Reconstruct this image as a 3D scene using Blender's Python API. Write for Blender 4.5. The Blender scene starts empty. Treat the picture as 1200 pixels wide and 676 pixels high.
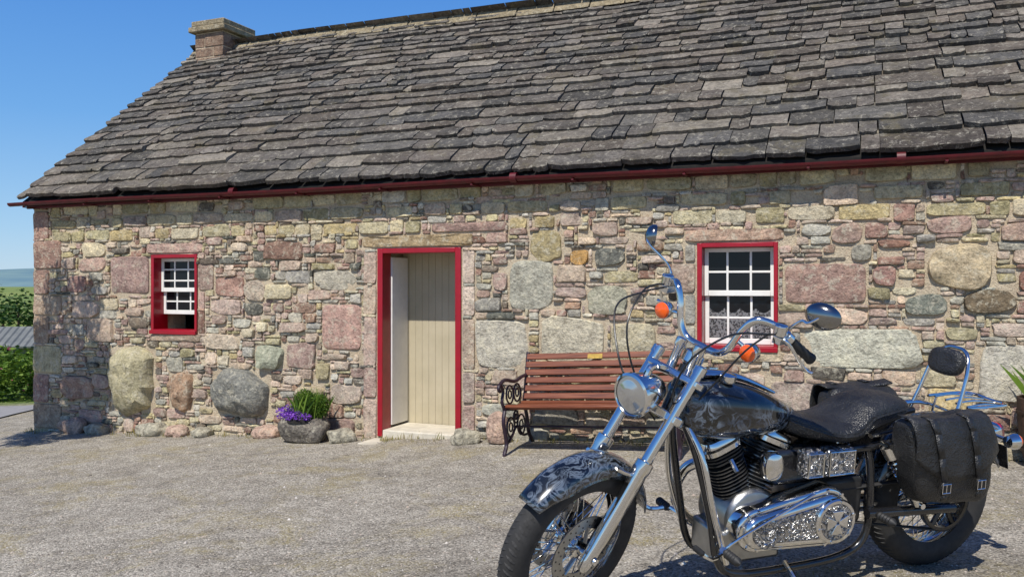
import bpy, bmesh, math, random
import numpy as np
from mathutils import Vector, Matrix, noise
random.seed(7)
R=math.radians
scene=bpy.context.scene
def lin(r,g,b):
    return tuple(((c/255.0)**2.2) for c in (r,g,b))
# ------------------------------------------------------------------ mesh helpers
def frame(ax):
    w=Vector(ax).normalized()
    h=Vector((0,0,1)) if abs(w.z)<0.9 else Vector((1,0,0))
    u=h.cross(w).normalized(); v=w.cross(u)
    return u,v,w
def catmull(p,k,closed=False):
    p=[Vector(x) for x in p]; n=len(p); out=[]
    rng=n if closed else n-1
    for i in range(rng):
        if closed: a,b,c,d=p[(i-1)%n],p[i],p[(i+1)%n],p[(i+2)%n]
        else: a,b,c,d=p[max(i-1,0)],p[i],p[i+1],p[min(i+2,n-1)]
        for j in range(k):
            t=j/k
            out.append(0.5*((2*b)+(c-a)*t+(2*a-5*b+4*c-d)*t*t+(3*b-a-3*c+d)*t**3))
    if not closed: out.append(p[-1])
    return out
class MB:
    def __init__(s): s.v=[]; s.f=[]
    def add(s,vs,fs):
        o=len(s.v); s.v+=[tuple(x) for x in vs]; s.f+=[tuple(i+o for i in f) for f in fs]
    def rev(s,o,ax,prof,n=24,e=2.0,cap=True):
        u,v,w=frame(ax); o=Vector(o); vs=[]; fs=[]
        for d,r in prof:
            for i in range(n):
                a=2*math.pi*i/n; c,sn=math.cos(a),math.sin(a)
                if e!=2:
                    c=math.copysign(abs(c)**(2/e),c); sn=math.copysign(abs(sn)**(2/e),sn)
                vs.append(o+w*d+u*(r*c)+v*(r*sn))
        m=len(prof)
        for j in range(m-1):
            for i in range(n):
                k=(i+1)%n
                fs.append((j*n+i,j*n+k,(j+1)*n+k,(j+1)*n+i))
        if cap:
            if prof[0][1]>1e-5: fs.append(tuple(range(n-1,-1,-1)))
            if prof[-1][1]>1e-5: fs.append(tuple((m-1)*n+i for i in range(n)))
        s.add(vs,fs)
    def cyl(s,p0,p1,r0,r1=None,n=16):
        p0=Vector(p0);p1=Vector(p1)
        if r1 is None:r1=r0
        s.rev(p0,p1-p0,[(0,r0),((p1-p0).length,r1)],n)
    def tube(s,pts,r,n=8,sub=0,closed=False,flat=1.0):
        P=[Vector(p) for p in pts]
        if sub: P=catmull(P,sub,closed)
        m=len(P)
        rad=[]
        for i in range(m):
            if isinstance(r,(list,tuple)):
                t=i/(m-1)*(len(r)-1); j=min(int(t),len(r)-2); rad.append(r[j]+(r[j+1]-r[j])*(t-j))
            else: rad.append(r)
        vs=[];fs=[]; u=None
        for i in range(m):
            if closed: T=P[(i+1)%m]-P[i-1]
            else: T=P[min(i+1,m-1)]-P[max(i-1,0)]
            T.normalize()
            if u is None: u,_,_=frame(T)
            u=(u-T*u.dot(T)); u.normalize(); v=T.cross(u)
            for k in range(n):
                a=2*math.pi*k/n
                vs.append(P[i]+u*(rad[i]*math.cos(a))+v*(rad[i]*math.sin(a)*flat))
        rng=m if closed else m-1
        for i in range(rng):
            j=(i+1)%m
            for k in range(n):
                l=(k+1)%n
                fs.append((i*n+k,i*n+l,j*n+l,j*n+k))
        if not closed:
            fs.append(tuple(range(n-1,-1,-1))); fs.append(tuple((m-1)*n+k for k in range(n)))
        s.add(vs,fs)
    def box(s,c,size,rot=None):
        c=Vector(c); a,b,d=[x/2 for x in size]
        vs=[Vector((x,y,z)) for x in(-a,a) for y in(-b,b) for z in(-d,d)]
        if rot is not None: vs=[rot@x for x in vs]
        s.add([c+x for x in vs],[(0,1,3,2),(4,6,7,5),(0,4,5,1),(2,3,7,6),(0,2,6,4),(1,5,7,3)])
    def bb(s,x0,x1,y0,y1,z0,z1):
        s.box(((x0+x1)/2,(y0+y1)/2,(z0+z1)/2),(x1-x0,y1-y0,z1-z0))
    def loft(s,secs,cap=True):
        n=len(secs[0]); vs=[p for r in secs for p in r]; fs=[]
        for j in range(len(secs)-1):
            for i in range(n):
                k=(i+1)%n; fs.append((j*n+i,j*n+k,(j+1)*n+k,(j+1)*n+i))
        if cap:
            fs.append(tuple(range(n-1,-1,-1))); fs.append(tuple((len(secs)-1)*n+i for i in range(n)))
        s.add(vs,fs)
    def torus(s,c,ax,Rr,ry,rr=None,n=48,m=12,e=2.0):
        if rr is None: rr=ry
        u,v,w=frame(ax);c=Vector(c);vs=[];fs=[]
        for i in range(n):
            a=2*math.pi*i/n; d=u*math.cos(a)+v*math.sin(a)
            for k in range(m):
                b=2*math.pi*k/m; cb,sb=math.cos(b),math.sin(b)
                vs.append(c+d*(Rr+rr*cb)+w*(ry*sb))
        for i in range(n):
            j=(i+1)%n
            for k in range(m):
                l=(k+1)%m; fs.append((i*m+k,i*m+l,j*m+l,j*m+k))
        s.add(vs,fs)
    def obj(s,name,mat,parent=None,smooth=True,bevel=0,solid=0,sub=0,recalc=True,angle=38,seg=2):
        me=bpy.data.meshes.new(name); me.from_pydata(s.v,[],s.f)
        if recalc:
            bm=bmesh.new(); bm.from_mesh(me); bmesh.ops.recalc_face_normals(bm,faces=bm.faces); bm.to_mesh(me); bm.free()
        if smooth:
            me.polygons.foreach_set('use_smooth',[True]*len(me.polygons))
            me.set_sharp_from_angle(angle=R(angle))
        me.update()
        ob=bpy.data.objects.new(name,me); scene.collection.objects.link(ob)
        if mat: me.materials.append(mat)
        if parent: ob.parent=parent
        if solid:
            md=ob.modifiers.new('s','SOLIDIFY'); md.thickness=solid; md.offset=0
        if bevel:
            md=ob.modifiers.new('b','BEVEL'); md.width=bevel; md.segments=seg; md.limit_method='ANGLE'; md.angle_limit=R(40); md.harden_normals=False
        if sub:
            md=ob.modifiers.new('u','SUBSURF'); md.levels=sub; md.render_levels=sub
        return ob
def empty(name,loc=(0,0,0),rot=(0,0,0),parent=None):
    e=bpy.data.objects.new(name,None); scene.collection.objects.link(e)
    e.location=loc; e.rotation_euler=rot; e.empty_display_size=0.1
    if parent: e.parent=parent
    return e
# ------------------------------------------------------------------ material helpers
class NT:
    def __init__(s,name):
        s.m=bpy.data.materials.new(name); s.m.use_nodes=True; s.t=s.m.node_tree; s.n=s.t.nodes; s.n.clear()
        s.out=s.n.new('ShaderNodeOutputMaterial'); s.b=s.n.new('ShaderNodeBsdfPrincipled')
        s.t.links.new(s.b.outputs[0],s.out.inputs[0])
    def link(s,a,b): s.t.links.new(a,b)
    def new(s,t,**k):
        x=s.n.new(t)
        for a,b in k.items(): setattr(x,a,b)
        return x
    def coord(s,kind='Object'):
        return s.new('ShaderNodeTexCoord').outputs[kind]
    def noise(s,vec,scale,detail=6,rough=0.6,dist=0,out='Fac'):
        x=s.new('ShaderNodeTexNoise'); x.inputs['Scale'].default_value=scale; x.inputs['Detail'].default_value=min(detail,5)
        x.inputs['Roughness'].default_value=rough; x.inputs['Distortion'].default_value=dist
        if vec is not None: s.link(vec,x.inputs['Vector'])
        return x.outputs[out]
    def voro(s,vec,scale,feature='F1',out='Distance'):
        x=s.new('ShaderNodeTexVoronoi'); x.feature=feature; x.inputs['Scale'].default_value=scale
        if vec is not None: s.link(vec,x.inputs['Vector'])
        return x.outputs[out]
    def ramp(s,fac,stops):
        x=s.new('ShaderNodeValToRGB'); e=x.color_ramp.elements
        while len(e)>1: e.remove(e[-1])
        e[0].position=stops[0][0]; e[0].color=(*stops[0][1],1)
        for p,c in stops[1:]:
            q=e.new(p); q.color=(*c,1)
        s.link(fac,x.inputs[0]); return x.outputs[0]
    def mix(s,fac,a,b,mode='MIX'):
        x=s.new('ShaderNodeMix',data_type='RGBA',blend_type=mode)
        for sock,val in((x.inputs[0],fac),(x.inputs[6],a),(x.inputs[7],b)):
            if hasattr(val,'is_output'): s.link(val,sock)
            elif isinstance(val,(int,float)): sock.default_value=val
            else: sock.default_value=(*val,1)
        return x.outputs[2]
    def math(s,op,a,b=0.0,c=None,clamp=False):
        x=s.new('ShaderNodeMath',operation=op); x.use_clamp=clamp
        for i,val in enumerate((a,b,c)):
            if val is None: continue
            if hasattr(val,'is_output'): s.link(val,x.inputs[i])
            else: x.inputs[i].default_value=val
        return x.outputs[0]
    def bump(s,h,strength=0.5,dist=0.01):
        x=s.new('ShaderNodeBump'); x.inputs['Strength'].default_value=strength; x.inputs['Distance'].default_value=dist
        s.link(h,x.inputs['Height']); s.link(x.outputs[0],s.b.inputs['Normal'])
        return x
    def set(s,**k):
        for a,b in k.items():
            i=s.b.inputs[a.replace('_',' ')]
            if hasattr(b,'is_output'): s.link(b,i)
            elif isinstance(b,tuple): i.default_value=(*b,1)
            else: i.default_value=b
        return s
g3=lambda v:(v,v,v)
def simple(name,col,rough=0.6,metal=0.0,var=0.25,scale=12,bump=0.15,coat=0.0,bscale=None,spec=0.5,bd=0.003):
    t=NT(name); co=t.coord()
    n=t.noise(co,scale,4,0.65)
    dark=tuple(c*(1-var) for c in col); lite=tuple(min(1,c*(1+var)) for c in col)
    t.set(Base_Color=t.ramp(n,[(0.3,dark),(0.7,lite)]),Metallic=metal,Coat_Weight=coat,Specular_IOR_Level=spec)
    t.set(Roughness=t.ramp(t.noise(co,scale*2.3,3),[(0.3,g3(max(0,rough-0.06))),(0.7,g3(min(1,rough+0.08)))]))
    if bump: t.bump(t.noise(co,bscale or scale*6,3),bump,bd)
    return t.m
# ------------------------------------------------------------------ ground height
def sstep(a,b,x):
    t=min(1,max(0,(x-a)/(b-a))); return t*t*(3-2*t)
def zg(x,y):
    xx=x-1
    if xx>0.6: xx=0.6+ (1-math.exp(-(xx-0.6)/0.7))*0.6
    xx=max(xx,-9.0)
    yy=min(max(y-3.6,-6),12)
    z=0.053*xx-0.009*yy
    z+=0.045*math.exp(-((x-0.1)**2/1.6+(y-3.2)**2/2.2))
    z-=1.5*sstep(17,48,y)*sstep(2000,500,abs(x))
    return z
# ------------------------------------------------------------------ materials
def stone_mat(name,vcol=True,base=lin(140,130,120),lichen=0.5):
    t=NT(name); co=t.coord()
    if vcol:
        a=t.new('ShaderNodeAttribute'); a.attribute_name='Col'; c=a.outputs['Color']
    else:
        rgb=t.new('ShaderNodeRGB'); rgb.outputs[0].default_value=(*base,1); c=rgb.outputs[0]
    n1=t.noise(co,9,5,0.7); n2=t.noise(co,38,5,0.75); n3=t.noise(co,130,2,0.7)
    c=t.mix(1.0,c,t.ramp(n1,[(0.3,(0.62,0.60,0.58)),(0.5,g3(1)),(0.72,(1.3,1.26,1.15))]),'MULTIPLY')
    c=t.mix(1.0,c,t.ramp(n2,[(0.32,g3(0.52)),(0.5,g3(1)),(0.7,g3(1.34))]),'MULTIPLY')
    c=t.mix(t.math('MULTIPLY',t.ramp(t.noise(co,14,5,0.8,0.4),[(0.52,g3(0)),(0.62,g3(1))]),lichen),c,lin(212,204,180))
    c=t.mix(t.ramp(n3,[(0.28,g3(0.6)),(0.4,g3(0))]),c,lin(66,60,52))
    t.set(Base_Color=c,Roughness=0.92,Specular_IOR_Level=0.2)
    h=t.math('ADD',n2,t.math('MULTIPLY',n1,1.6))
    t.bump(h,1.0,0.02)
    return t.m
M_stone=stone_mat('rubble_stone',True,lichen=0.55)
M_chim=stone_mat('chimney_stone',False,lin(136,114,98),0.25)
M_capst=stone_mat('cap_stone',False,lin(146,134,110),0.4)
def mortar():
    t=NT('lime_mortar'); co=t.coord()
    c=t.ramp(t.noise(co,3.5,5,0.7),[(0.3,lin(190,172,146)),(0.55,lin(216,200,172)),(0.75,lin(228,215,188))])
    c=t.mix(t.ramp(t.noise(co,60,4,0.8),[(0.35,g3(0.6)),(0.5,g3(0))]),c,lin(140,120,100))
    c=t.mix(t.ramp(t.voro(co,24),[(0.1,g3(0.5)),(0.25,g3(0))]),c,lin(172,142,122))
    t.set(Base_Color=c,Roughness=0.95,Specular_IOR_Level=0.1)
    t.bump(t.math('ADD',t.noise(co,30,5,0.8),t.noise(co,90,2,0.8)),1.0,0.02)
    return t.m
M_mortar=mortar()
def slate():
    t=NT('stone_slate'); co=t.coord()
    a=t.new('ShaderNodeAttribute'); a.attribute_name='Col'; c=a.outputs['Color']
    n1=t.noise(co,5,5,0.7); n2=t.noise(co,28,5,0.8)
    c=t.mix(1.0,c,t.ramp(n1,[(0.3,g3(0.6)),(0.55,g3(1)),(0.75,(1.28,1.24,1.18))]),'MULTIPLY')
    c=t.mix(1.0,c,t.ramp(n2,[(0.32,g3(0.45)),(0.5,g3(1)),(0.7,g3(1.35))]),'MULTIPLY')
    l=t.ramp(t.noise(co,15,5,0.85,0.6),[(0.545,g3(0)),(0.615,g3(0.75))])
    c=t.mix(l,c,lin(160,154,140))
    l2=t.ramp(t.noise(co,3.2,5,0.8,0.3),[(0.54,g3(0)),(0.66,g3(0.5))])
    c=t.mix(l2,c,lin(108,100,78))
    t.set(Base_Color=c,Roughness=0.88,Specular_IOR_Level=0.25)
    t.bump(t.math('ADD',n2,t.math('MULTIPLY',n1,1.5)),1.0,0.018)
    return t.m
M_slate=slate()
def ground_mat():
    t=NT('gravel'); g=t.new('ShaderNodeNewGeometry').outputs['Position']
    n=t.noise(g,0.7,5,0.65); n2=t.noise(g,5,5,0.75); n3=t.noise(g,60,4,0.8)
    c=t.ramp(n2,[(0.3,lin(136,129,117)),(0.52,lin(161,154,141)),(0.72,lin(178,171,157))])
    c=t.mix(1.0,c,t.ramp(n,[(0.3,g3(0.84)),(0.7,g3(1.1))]),'MULTIPLY')
    vc=t.voro(g,105,'F1','Color'); sep=t.new('ShaderNodeSeparateColor'); t.link(vc,sep.inputs[0])
    c=t.mix(1.0,c,t.ramp(sep.outputs[0],[(0.0,g3(0.42)),(0.35,g3(0.9)),(0.7,g3(1.08)),(1.0,g3(1.7))]),'MULTIPLY')
    m=t.math('MULTIPLY',t.ramp(t.noise(g,1.3,5,0.8,0.5),[(0.50,g3(0)),(0.63,g3(0.9))]),t.ramp(n3,[(0.40,g3(0)),(0.60,g3(0.8))]))
    c=t.mix(m,c,lin(154,139,84))
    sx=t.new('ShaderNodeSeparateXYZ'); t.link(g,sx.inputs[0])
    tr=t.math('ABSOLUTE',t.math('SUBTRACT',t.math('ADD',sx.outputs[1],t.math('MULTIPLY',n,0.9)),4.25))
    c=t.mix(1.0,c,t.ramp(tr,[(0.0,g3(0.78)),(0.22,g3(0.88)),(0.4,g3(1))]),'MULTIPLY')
    wob=t.math('MULTIPLY',t.noise(g,0.8,4),1.6)
    f=t.math('SUBTRACT',t.math('ADD',sx.outputs[1],wob),13.6,clamp=True)
    grass=t.ramp(t.noise(g,2.5,5,0.7),[(0.3,lin(66,92,34)),(0.7,lin(118,140,62))])
    far=t.ramp(t.noise(g,0.012,3,0.5),[(0.35,lin(88,116,58)),(0.5,lin(132,140,80)),(0.65,lin(74,104,52))])
    farf=t.math('MULTIPLY',t.math('SUBTRACT',sx.outputs[1],40.0),0.02,clamp=True)
    grass=t.mix(farf,grass,far)
    c=t.mix(f,c,grass)
    t.set(Base_Color=c,Roughness=0.95,Specular_IOR_Level=0.15)
    t.bump(t.math('ADD',t.math('MULTIPLY',t.voro(g,105),-0.6),t.math('ADD',n2,n3)),0.9,0.012)
    return t.m
M_ground=ground_mat()
def pebble_mat():
    t=NT('pebbles'); g=t.new('ShaderNodeNewGeometry')
    c=t.ramp(g.outputs['Random Per Island'],[(0.0,lin(88,82,76)),(0.3,lin(136,128,118)),(0.6,lin(160,152,140)),(0.85,lin(174,156,140)),(1.0,lin(210,206,198))])
    t.set(Base_Color=c,Roughness=0.9); return t.m
M_peb=pebble_mat()
def foliage_mat(name,a,b,c3):
    t=NT(name); g=t.new('ShaderNodeNewGeometry')
    c=t.ramp(g.outputs['Random Per Island'],[(0,a),(0.5,b),(1,c3)])
    t.set(Base_Color=c,Roughness=0.6,Specular_IOR_Level=0.3)
    tr=t.new('ShaderNodeBsdfTranslucent'); t.link(c,tr.inputs[0])
    mx=t.new('ShaderNodeMixShader'); mx.inputs[0].default_value=0.3
    t.link(t.b.outputs[0],mx.inputs[1]); t.link(tr.outputs[0],mx.inputs[2]); t.link(mx.outputs[0],t.out.inputs[0])
    return t.m
M_leaf=foliage_mat('leaf',lin(50,78,24),lin(82,112,38),lin(120,146,58))
M_leafd=foliage_mat('leaf_dark',lin(34,58,26),lin(52,80,34),lin(80,104,46))
M_dry=foliage_mat('dry_grass',lin(132,120,66),lin(158,142,92),lin(112,122,56))
M_purple=foliage_mat('purple_petal',lin(92,50,150),lin(128,74,190),lin(170,110,215))
M_pink=foliage_mat('pink_petal',lin(200,60,90),lin(220,120,140),lin(235,220,220))
M_bark=simple('bark',lin(92,76,60),0.9,var=0.4,scale=20,bump=0.8,bd=0.02)
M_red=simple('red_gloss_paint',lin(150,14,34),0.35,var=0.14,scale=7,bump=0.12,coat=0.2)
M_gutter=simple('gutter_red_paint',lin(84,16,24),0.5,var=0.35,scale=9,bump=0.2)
M_white=simple('white_paint',lin(228,226,218),0.4,var=0.07,scale=9,bump=0.1)
M_step=simple('concrete_step',lin(196,188,170),0.9,var=0.18,scale=8,bump=0.5,bd=0.01)
M_dark=simple('dark_interior',lin(30,27,24),0.9,var=0.2)
M_lead=simple('lead_flashing',lin(110,108,104),0.7,var=0.2)
def boards():
    t=NT('cream_board'); co=t.coord()
    c=t.ramp(t.noise(co,3,5,0.6),[(0.3,lin(172,161,134)),(0.7,lin(188,177,150))])
    t.set(Base_Color=c,Roughness=0.55); t.bump(t.noise(co,60,3),0.15,0.003); return t.m
M_board=boards()
def glass():
    t=NT('window_glass'); co=t.coord()
    t.set(Base_Color=(0.008,0.009,0.011),Roughness=0.04,Specular_IOR_Level=0.28)
    t.bump(t.noise(co,6,2),0.12,0.01); return t.m
M_glass=glass()
def lace():
    t=NT('lace_curtain'); co=t.coord()
    v=t.voro(co,42); c=t.ramp(v,[(0.15,lin(90,90,94)),(0.5,lin(150,150,150))])
    t.set(Base_Color=c,Roughness=0.9)
    a=t.ramp(t.voro(co,60),[(0.30,g3(0.05)),(0.5,g3(0.6))]); t.set(Alpha=a); return t.m
M_lace=lace()
# ------------------------------------------------------------------ cottage
TH=math.atan(1000/2400.0)
CX,CY=-5.634,10.06
house=empty('stone_cottage',(CX,CY,0),(0,0,-TH))
LEN=13.2; DEP=5.334; ZE=2.25; ZR=4.66; ZB=-0.9
WIN_L=(1.826,2.472,0.79,1.64); WIN_R=(7.766,8.41,0.78,1.654); DOOR=(4.70,5.598,-0.15,1.66)
ops=[WIN_L,DOOR,WIN_R]
b=MB()
xs=0.0
for (a0,a1,z0,z1) in ops:
    b.bb(xs,a0,0,0.5,ZB,ZE)
    b.bb(a0,a1,0,0.5,z1,ZE)
    b.bb(a0,a1,0,0.5,ZB,z0)
    xs=a1
b.bb(xs,LEN,0,0.5,ZB,ZE)
b.bb(0,LEN,DEP-0.5,DEP,ZB,ZE)
b.obj('wall_core',M_mortar,house,smooth=False,recalc=False)
b=MB()
for x0,x1 in((0,0.5),(LEN-0.5,LEN)):
    v=[(x0,0.5,ZB),(x0,DEP-0.5,ZB),(x0,DEP-0.5,ZE-0.06),(x0,DEP/2,ZR-0.1),(x0,0.5,ZE+0.35),
       (x1,0.5,ZB),(x1,DEP-0.5,ZB),(x1,DEP-0.5,ZE-0.06),(x1,DEP/2,ZR-0.1),(x1,0.5,ZE+0.35)]
    b.add(v,[(0,1,2,3,4),(5,6,7,8,9),(0,1,6,5),(1,2,7,6),(2,3,8,7),(3,4,9,8),(4,0,5,9)])
b.obj('gable_wall',M_mortar,house,smooth=False)
b=MB(); b.bb(0.5,LEN-0.5,0.5,DEP-0.5,-0.25,-0.17); b.obj('floor',M_dark,house,smooth=False)
# --- rubble stones
G=0.033
z0g=-0.62
NS=int(LEN/G); NZ=int((2.24-z0g)/G)
occ=np.zeros((NS,NZ),dtype=bool)
stones=[]
PINK=[(186,164,148),(180,154,140),(192,172,154),(172,146,134),(202,184,164),(186,166,152),(200,178,156)]
TAN=[(196,184,150),(188,176,140),(204,192,160),(180,170,136),(170,160,124),(202,190,162),(190,172,130)]
GREY=[(172,168,156),(186,182,168),(162,158,146),(194,188,172)]
DARK=[(116,110,102),(106,106,98),(130,118,104)]
RBR=[(156,126,112),(148,116,102),(166,138,118)]
def mark(s0,s1,z0,z1):
    i0=max(0,int(round(s0/G)));i1=min(NS,int(round(s1/G)));j0=max(0,int(round((z0-z0g)/G)));j1=min(NZ,int(round((z1-z0g)/G)))
    occ[i0:i1,j0:j1]=True
for s0,s1,z0,z1 in ops: mark(s0-0.01,s1+0.01,z0-0.01,z1+0.01)
def put(s0,s1,z0,z1,col,e=4,h=0.03,jit=0.05):
    mark(s0,s1,z0,z1); stones.append((s0,s1,z0,z1,col,e,h,jit))
P=put
P(1.22,1.80,1.21,1.63,(180,152,140),8,0.02,0.02)
P(1.22,1.88,-0.10,0.64,(168,160,132),3,0.17,0.13)
P(2.09,2.42,-0.04,0.38,(160,134,110),3,0.10,0.10)
P(2.68,3.42,-0.06,0.42,(120,120,115),3.2,0.16,0.14)
P(3.24,3.6,0.45,0.70,(156,160,142),3,0.06,0.10)
P(4.06,4.52,0.67,1.12,(180,148,136),8,0.02,0.02)
P(5.75,6.27,0.56,0.99,(186,180,162),6,0.02,0.05)
P(6.37,6.98,0.64,1.02,(192,184,160),5,0.025,0.06)
P(6.08,6.51,1.09,1.53,(182,180,162),5,0.02,0.05)
P(6.80,7.20,1.05,1.30,(176,172,152),3,0.03,0.10)
P(7.03,7.42,0.62,0.99,(196,186,156),5,0.02,0.05)
P(8.46,9.06,1.16,1.48,(172,144,132),8,0.02,0.02)
P(9.48,9.93,1.28,1.61,(204,186,154),2.6,0.05,0.06)
P(8.60,9.45,0.66,0.98,(194,190,174),5,0.03,0.07)
P(9.72,10.08,1.10,1.27,(130,116,96),2.6,0.04,0.08)
P(9.33,9.62,1.07,1.24,(118,120,110),2.6,0.03,0.09)
P(9.80,10.4,0.46,0.87,(198,192,174),5,0.03,0.07)
P(10.08,10.35,1.25,1.42,(166,126,110),4,0.03,0.06)
P(6.88,7.15,1.47,1.63,(124,124,114),3,0.03,0.06)
P(6.66,6.83,1.48,1.62,(202,160,104),3,0.03,0.07)
P(5.28,6.05,1.80,1.89,(178,150,138),8,0.02,0.02)
P(9.1,9.28,1.30,1.46,(174,138,124),3,0.03,0.07)
P(8.95,9.1,1.49,1.63,(166,160,146),2.8,0.03,0.07)
P(0.55,0.85,1.22,1.42,(170,136,126),4,0.02,0.05)
P(10.6,11.2,0.7,1.15,(182,164,142),4,0.03,0.06)
P(11.5,12.2,0.3,0.7,(166,162,146),4,0.03,0.06)
P(2.72,3.1,1.18,1.40,(172,138,126),5,0.025,0.06)
P(0.5,0.95,0.0,0.28,(162,136,120),4,0.05,0.08)
P(3.75,4.1,0.05,0.3,(180,164,136),4,0.06,0.08)
P(8.35,8.75,0.25,0.55,(178,162,150),4,0.03,0.06)
P(4.52,5.72,1.67,1.785,(188,164,128),9,0.02,0.01)
P(1.76,2.54,1.655,1.765,(176,148,134),9,0.02,0.01)
P(7.66,8.46,1.665,1.765,(172,146,126),9,0.02,0.01)
P(1.80,2.52,0.70,0.78,(190,168,148),9,0.03,0.01)
P(7.72,8.46,0.69,0.775,(186,168,144),9,0.03,0.01)
z=-0.2
for hh in(0.42,0.30,0.5,0.3,0.33):
    P(4.54,4.69,z,z+hh-0.01,random.choice(PINK),8,0.02,0.02)
    P(5.61,5.74,z,z+hh*0.98-0.01,random.choice(PINK),8,0.02,0.02); z+=hh
for (w,side) in((WIN_L,1),(WIN_R,1),(WIN_R,-1)):
    z=w[2]
    while z<w[3]-0.15:
        hh=random.choice((0.2,0.3,0.26)); hh=min(hh,w[3]-z); L=random.choice((0.1,0.22,0.16))
        if side>0 and not(w is WIN_R and z+hh>1.14): P(w[1]+0.012,w[1]+L,z,z+hh-0.01,random.choice(PINK+RBR),8,0.02,0.02)
        if side<0: P(w[0]-L,w[0]-0.012,z,z+hh-0.01,random.choice(PINK+GREY),8,0.02,0.02)
        z+=hh
z=-0.6; k=0
while z<2.15:
    hh=random.choice((0.24,0.3,0.34)); hh=min(hh,2.24-z); L=0.46 if k%2 else 0.26
    P(0.0,L,z,z+hh-0.01,random.choice([(164,134,122),(174,152,132),(190,178,144),(156,130,116)]),9,0.022,0.015); z+=hh; k+=1
for (za,zb2) in((1.80,1.935),(1.945,2.075),(2.085,2.23)):
    s=0.3
    while s<LEN:
        w=random.uniform(0.14,0.42)
        i0=int(s/G); j=int(((za+zb2)/2-z0g)/G)
        if i0+3<NS and not occ[i0:min(NS,int((s+w)/G)),j].any():
            if random.random()<0.8:
                pal=TAN if random.random()<0.85 else (PINK if random.random()<0.4 else GREY+DARK[:1])
                P(s,s+w-0.012,za+random.uniform(0,0.02),zb2-random.uniform(0,0.02),random.choice(pal),random.choice((5,6,8)),0.022,0.035)
            s+=w
        else: s+=0.05
order=[(i,j) for j in range(NZ) for i in range(NS)]
def free(i,j,w,h):
    return i+w<=NS and j+h<=NZ and not occ[i:i+w,j:j+h].any()
def pick():
    r=random.random()
    return PINK if r<0.42 else RBR if r<0.52 else TAN if r<0.73 else GREY if r<0.93 else DARK
for target in range(3):
    tries={0:260,1:1100,2:2600}[target]
    for _ in range(tries):
        i=random.randrange(NS); j=random.randrange(NZ)
        if target==0: w,h=random.randint(8,15),random.randint(5,8)
        elif target==1: w,h=random.randint(5,11),random.randint(3,5)
        else: w,h=random.randint(4,9),random.randint(2,3)
        if free(i,j,w,h):
            occ[i:i+w,j:j+h]=True
            stones.append((i*G,(i+w)*G,z0g+j*G,z0g+(j+h)*G,random.choice(pick()),random.choice((3,4,5,6)),random.uniform(0.015,0.048),0.11))
for (i,j) in order:
    if occ[i,j]: continue
    W=random.choice((2,3,3,4,5,6)); H=random.choice((1,1,2,2))
    w=1
    while w<W and free(i,j,w+1,1): w+=1
    h=1
    while h<H and free(i,j,w,h+1): h+=1
    occ[i:i+w,j:j+h]=True
    if w*h<=1 and random.random()<0.6: continue
    if random.random()<0.12: continue
    stones.append((i*G,(i+w)*G,z0g+j*G,z0g+(j+h)*G,random.choice(pick()),random.choice((3,4,5)),random.uniform(0.010,0.030),0.13))
vs=[];fs=[];cols=[]
for (s0,s1,z0,z1,col,e,h,jit) in stones:
    cx,cz=(s0+s1)/2,(z0+z1)/2; hw,hh=(s1-s0)/2-0.003,(z1-z0)/2-0.003
    n=16 if hw*hh<0.02 else 28
    c=np.array(lin(*col))*random.uniform(0.76,1.2)
    c=c*np.array((random.uniform(0.98,1.03),1,random.uniform(0.95,1.03)))
    tx,tz=random.uniform(-0.16,0.16),random.uniform(-0.16,0.16)
    if e>=8: tx*=0.2;tz*=0.2
    rot=random.uniform(-0.07,0.07) if e<7 else random.uniform(-0.01,0.01)
    o=len(vs)
    js=[1+random.uniform(-jit,jit) for _ in range(n)]
    k1=random.uniform(0,6.28); k2=random.uniform(0,6.28)
    js=[(js[i]*0.6+js[(i+1)%n]*0.4)+jit*0.5*math.sin(2*math.pi*i/n*2+k1)+jit*0.3*math.sin(2*math.pi*i/n*3+k2)-jit*0.15 for i in range(n)]
    wx=random.uniform(-0.12,0.12)*(0.1 if e>=8 else 1)
    if h>0.09: rings=[(1.0,0.012),(0.97,-0.30*h),(0.88,-0.62*h),(0.72,-0.86*h),(0.5,-1.0*h),(0.25,-1.05*h)]
    else: rings=[(1.0,0.012),(0.99,-0.5*h),(0.95,-0.9*h),(0.72,-1.0*h),(0.4,-1.06*h)]
    for (sc,d) in rings:
        for i in range(n):
            a=2*math.pi*(i+0.5)/n; ca,sa=math.cos(a),math.sin(a)
            ca=math.copysign(abs(ca)**(2/e),ca); sa=math.copysign(abs(sa)**(2/e),sa)
            x=hw*ca*sc*js[i]; zz=hh*sa*sc*js[i]*(1+wx*ca)
            x,zz=x-zz*rot,zz+x*rot*0.6
            X=cx+x; Z=cz+zz
            if X<-0.005: X=-0.005
            dd=d
            if sc<0.995:
                dd+= (tx*x+tz*zz)*0.5 + 0.016*noise.noise(Vector((X*11,Z*11,cx*3)))*(1 if h<0.05 else 2.5)
                dd=min(dd,0.006)
            vs.append((X,dd,Z))
    vs.append((cx,-1.06*h,cz))
    for r in range(len(rings)-1):
        for i in range(n):
            k=(i+1)%n; fs.append((o+r*n+i,o+r*n+k,o+(r+1)*n+k,o+(r+1)*n+i))
    ce=o+len(rings)*n
    for i in range(n): fs.append((o+(len(rings)-1)*n+i,o+(len(rings)-1)*n+(i+1)%n,ce))
    cols+= [(*c,1)]*(len(rings)*n+1)
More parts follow.
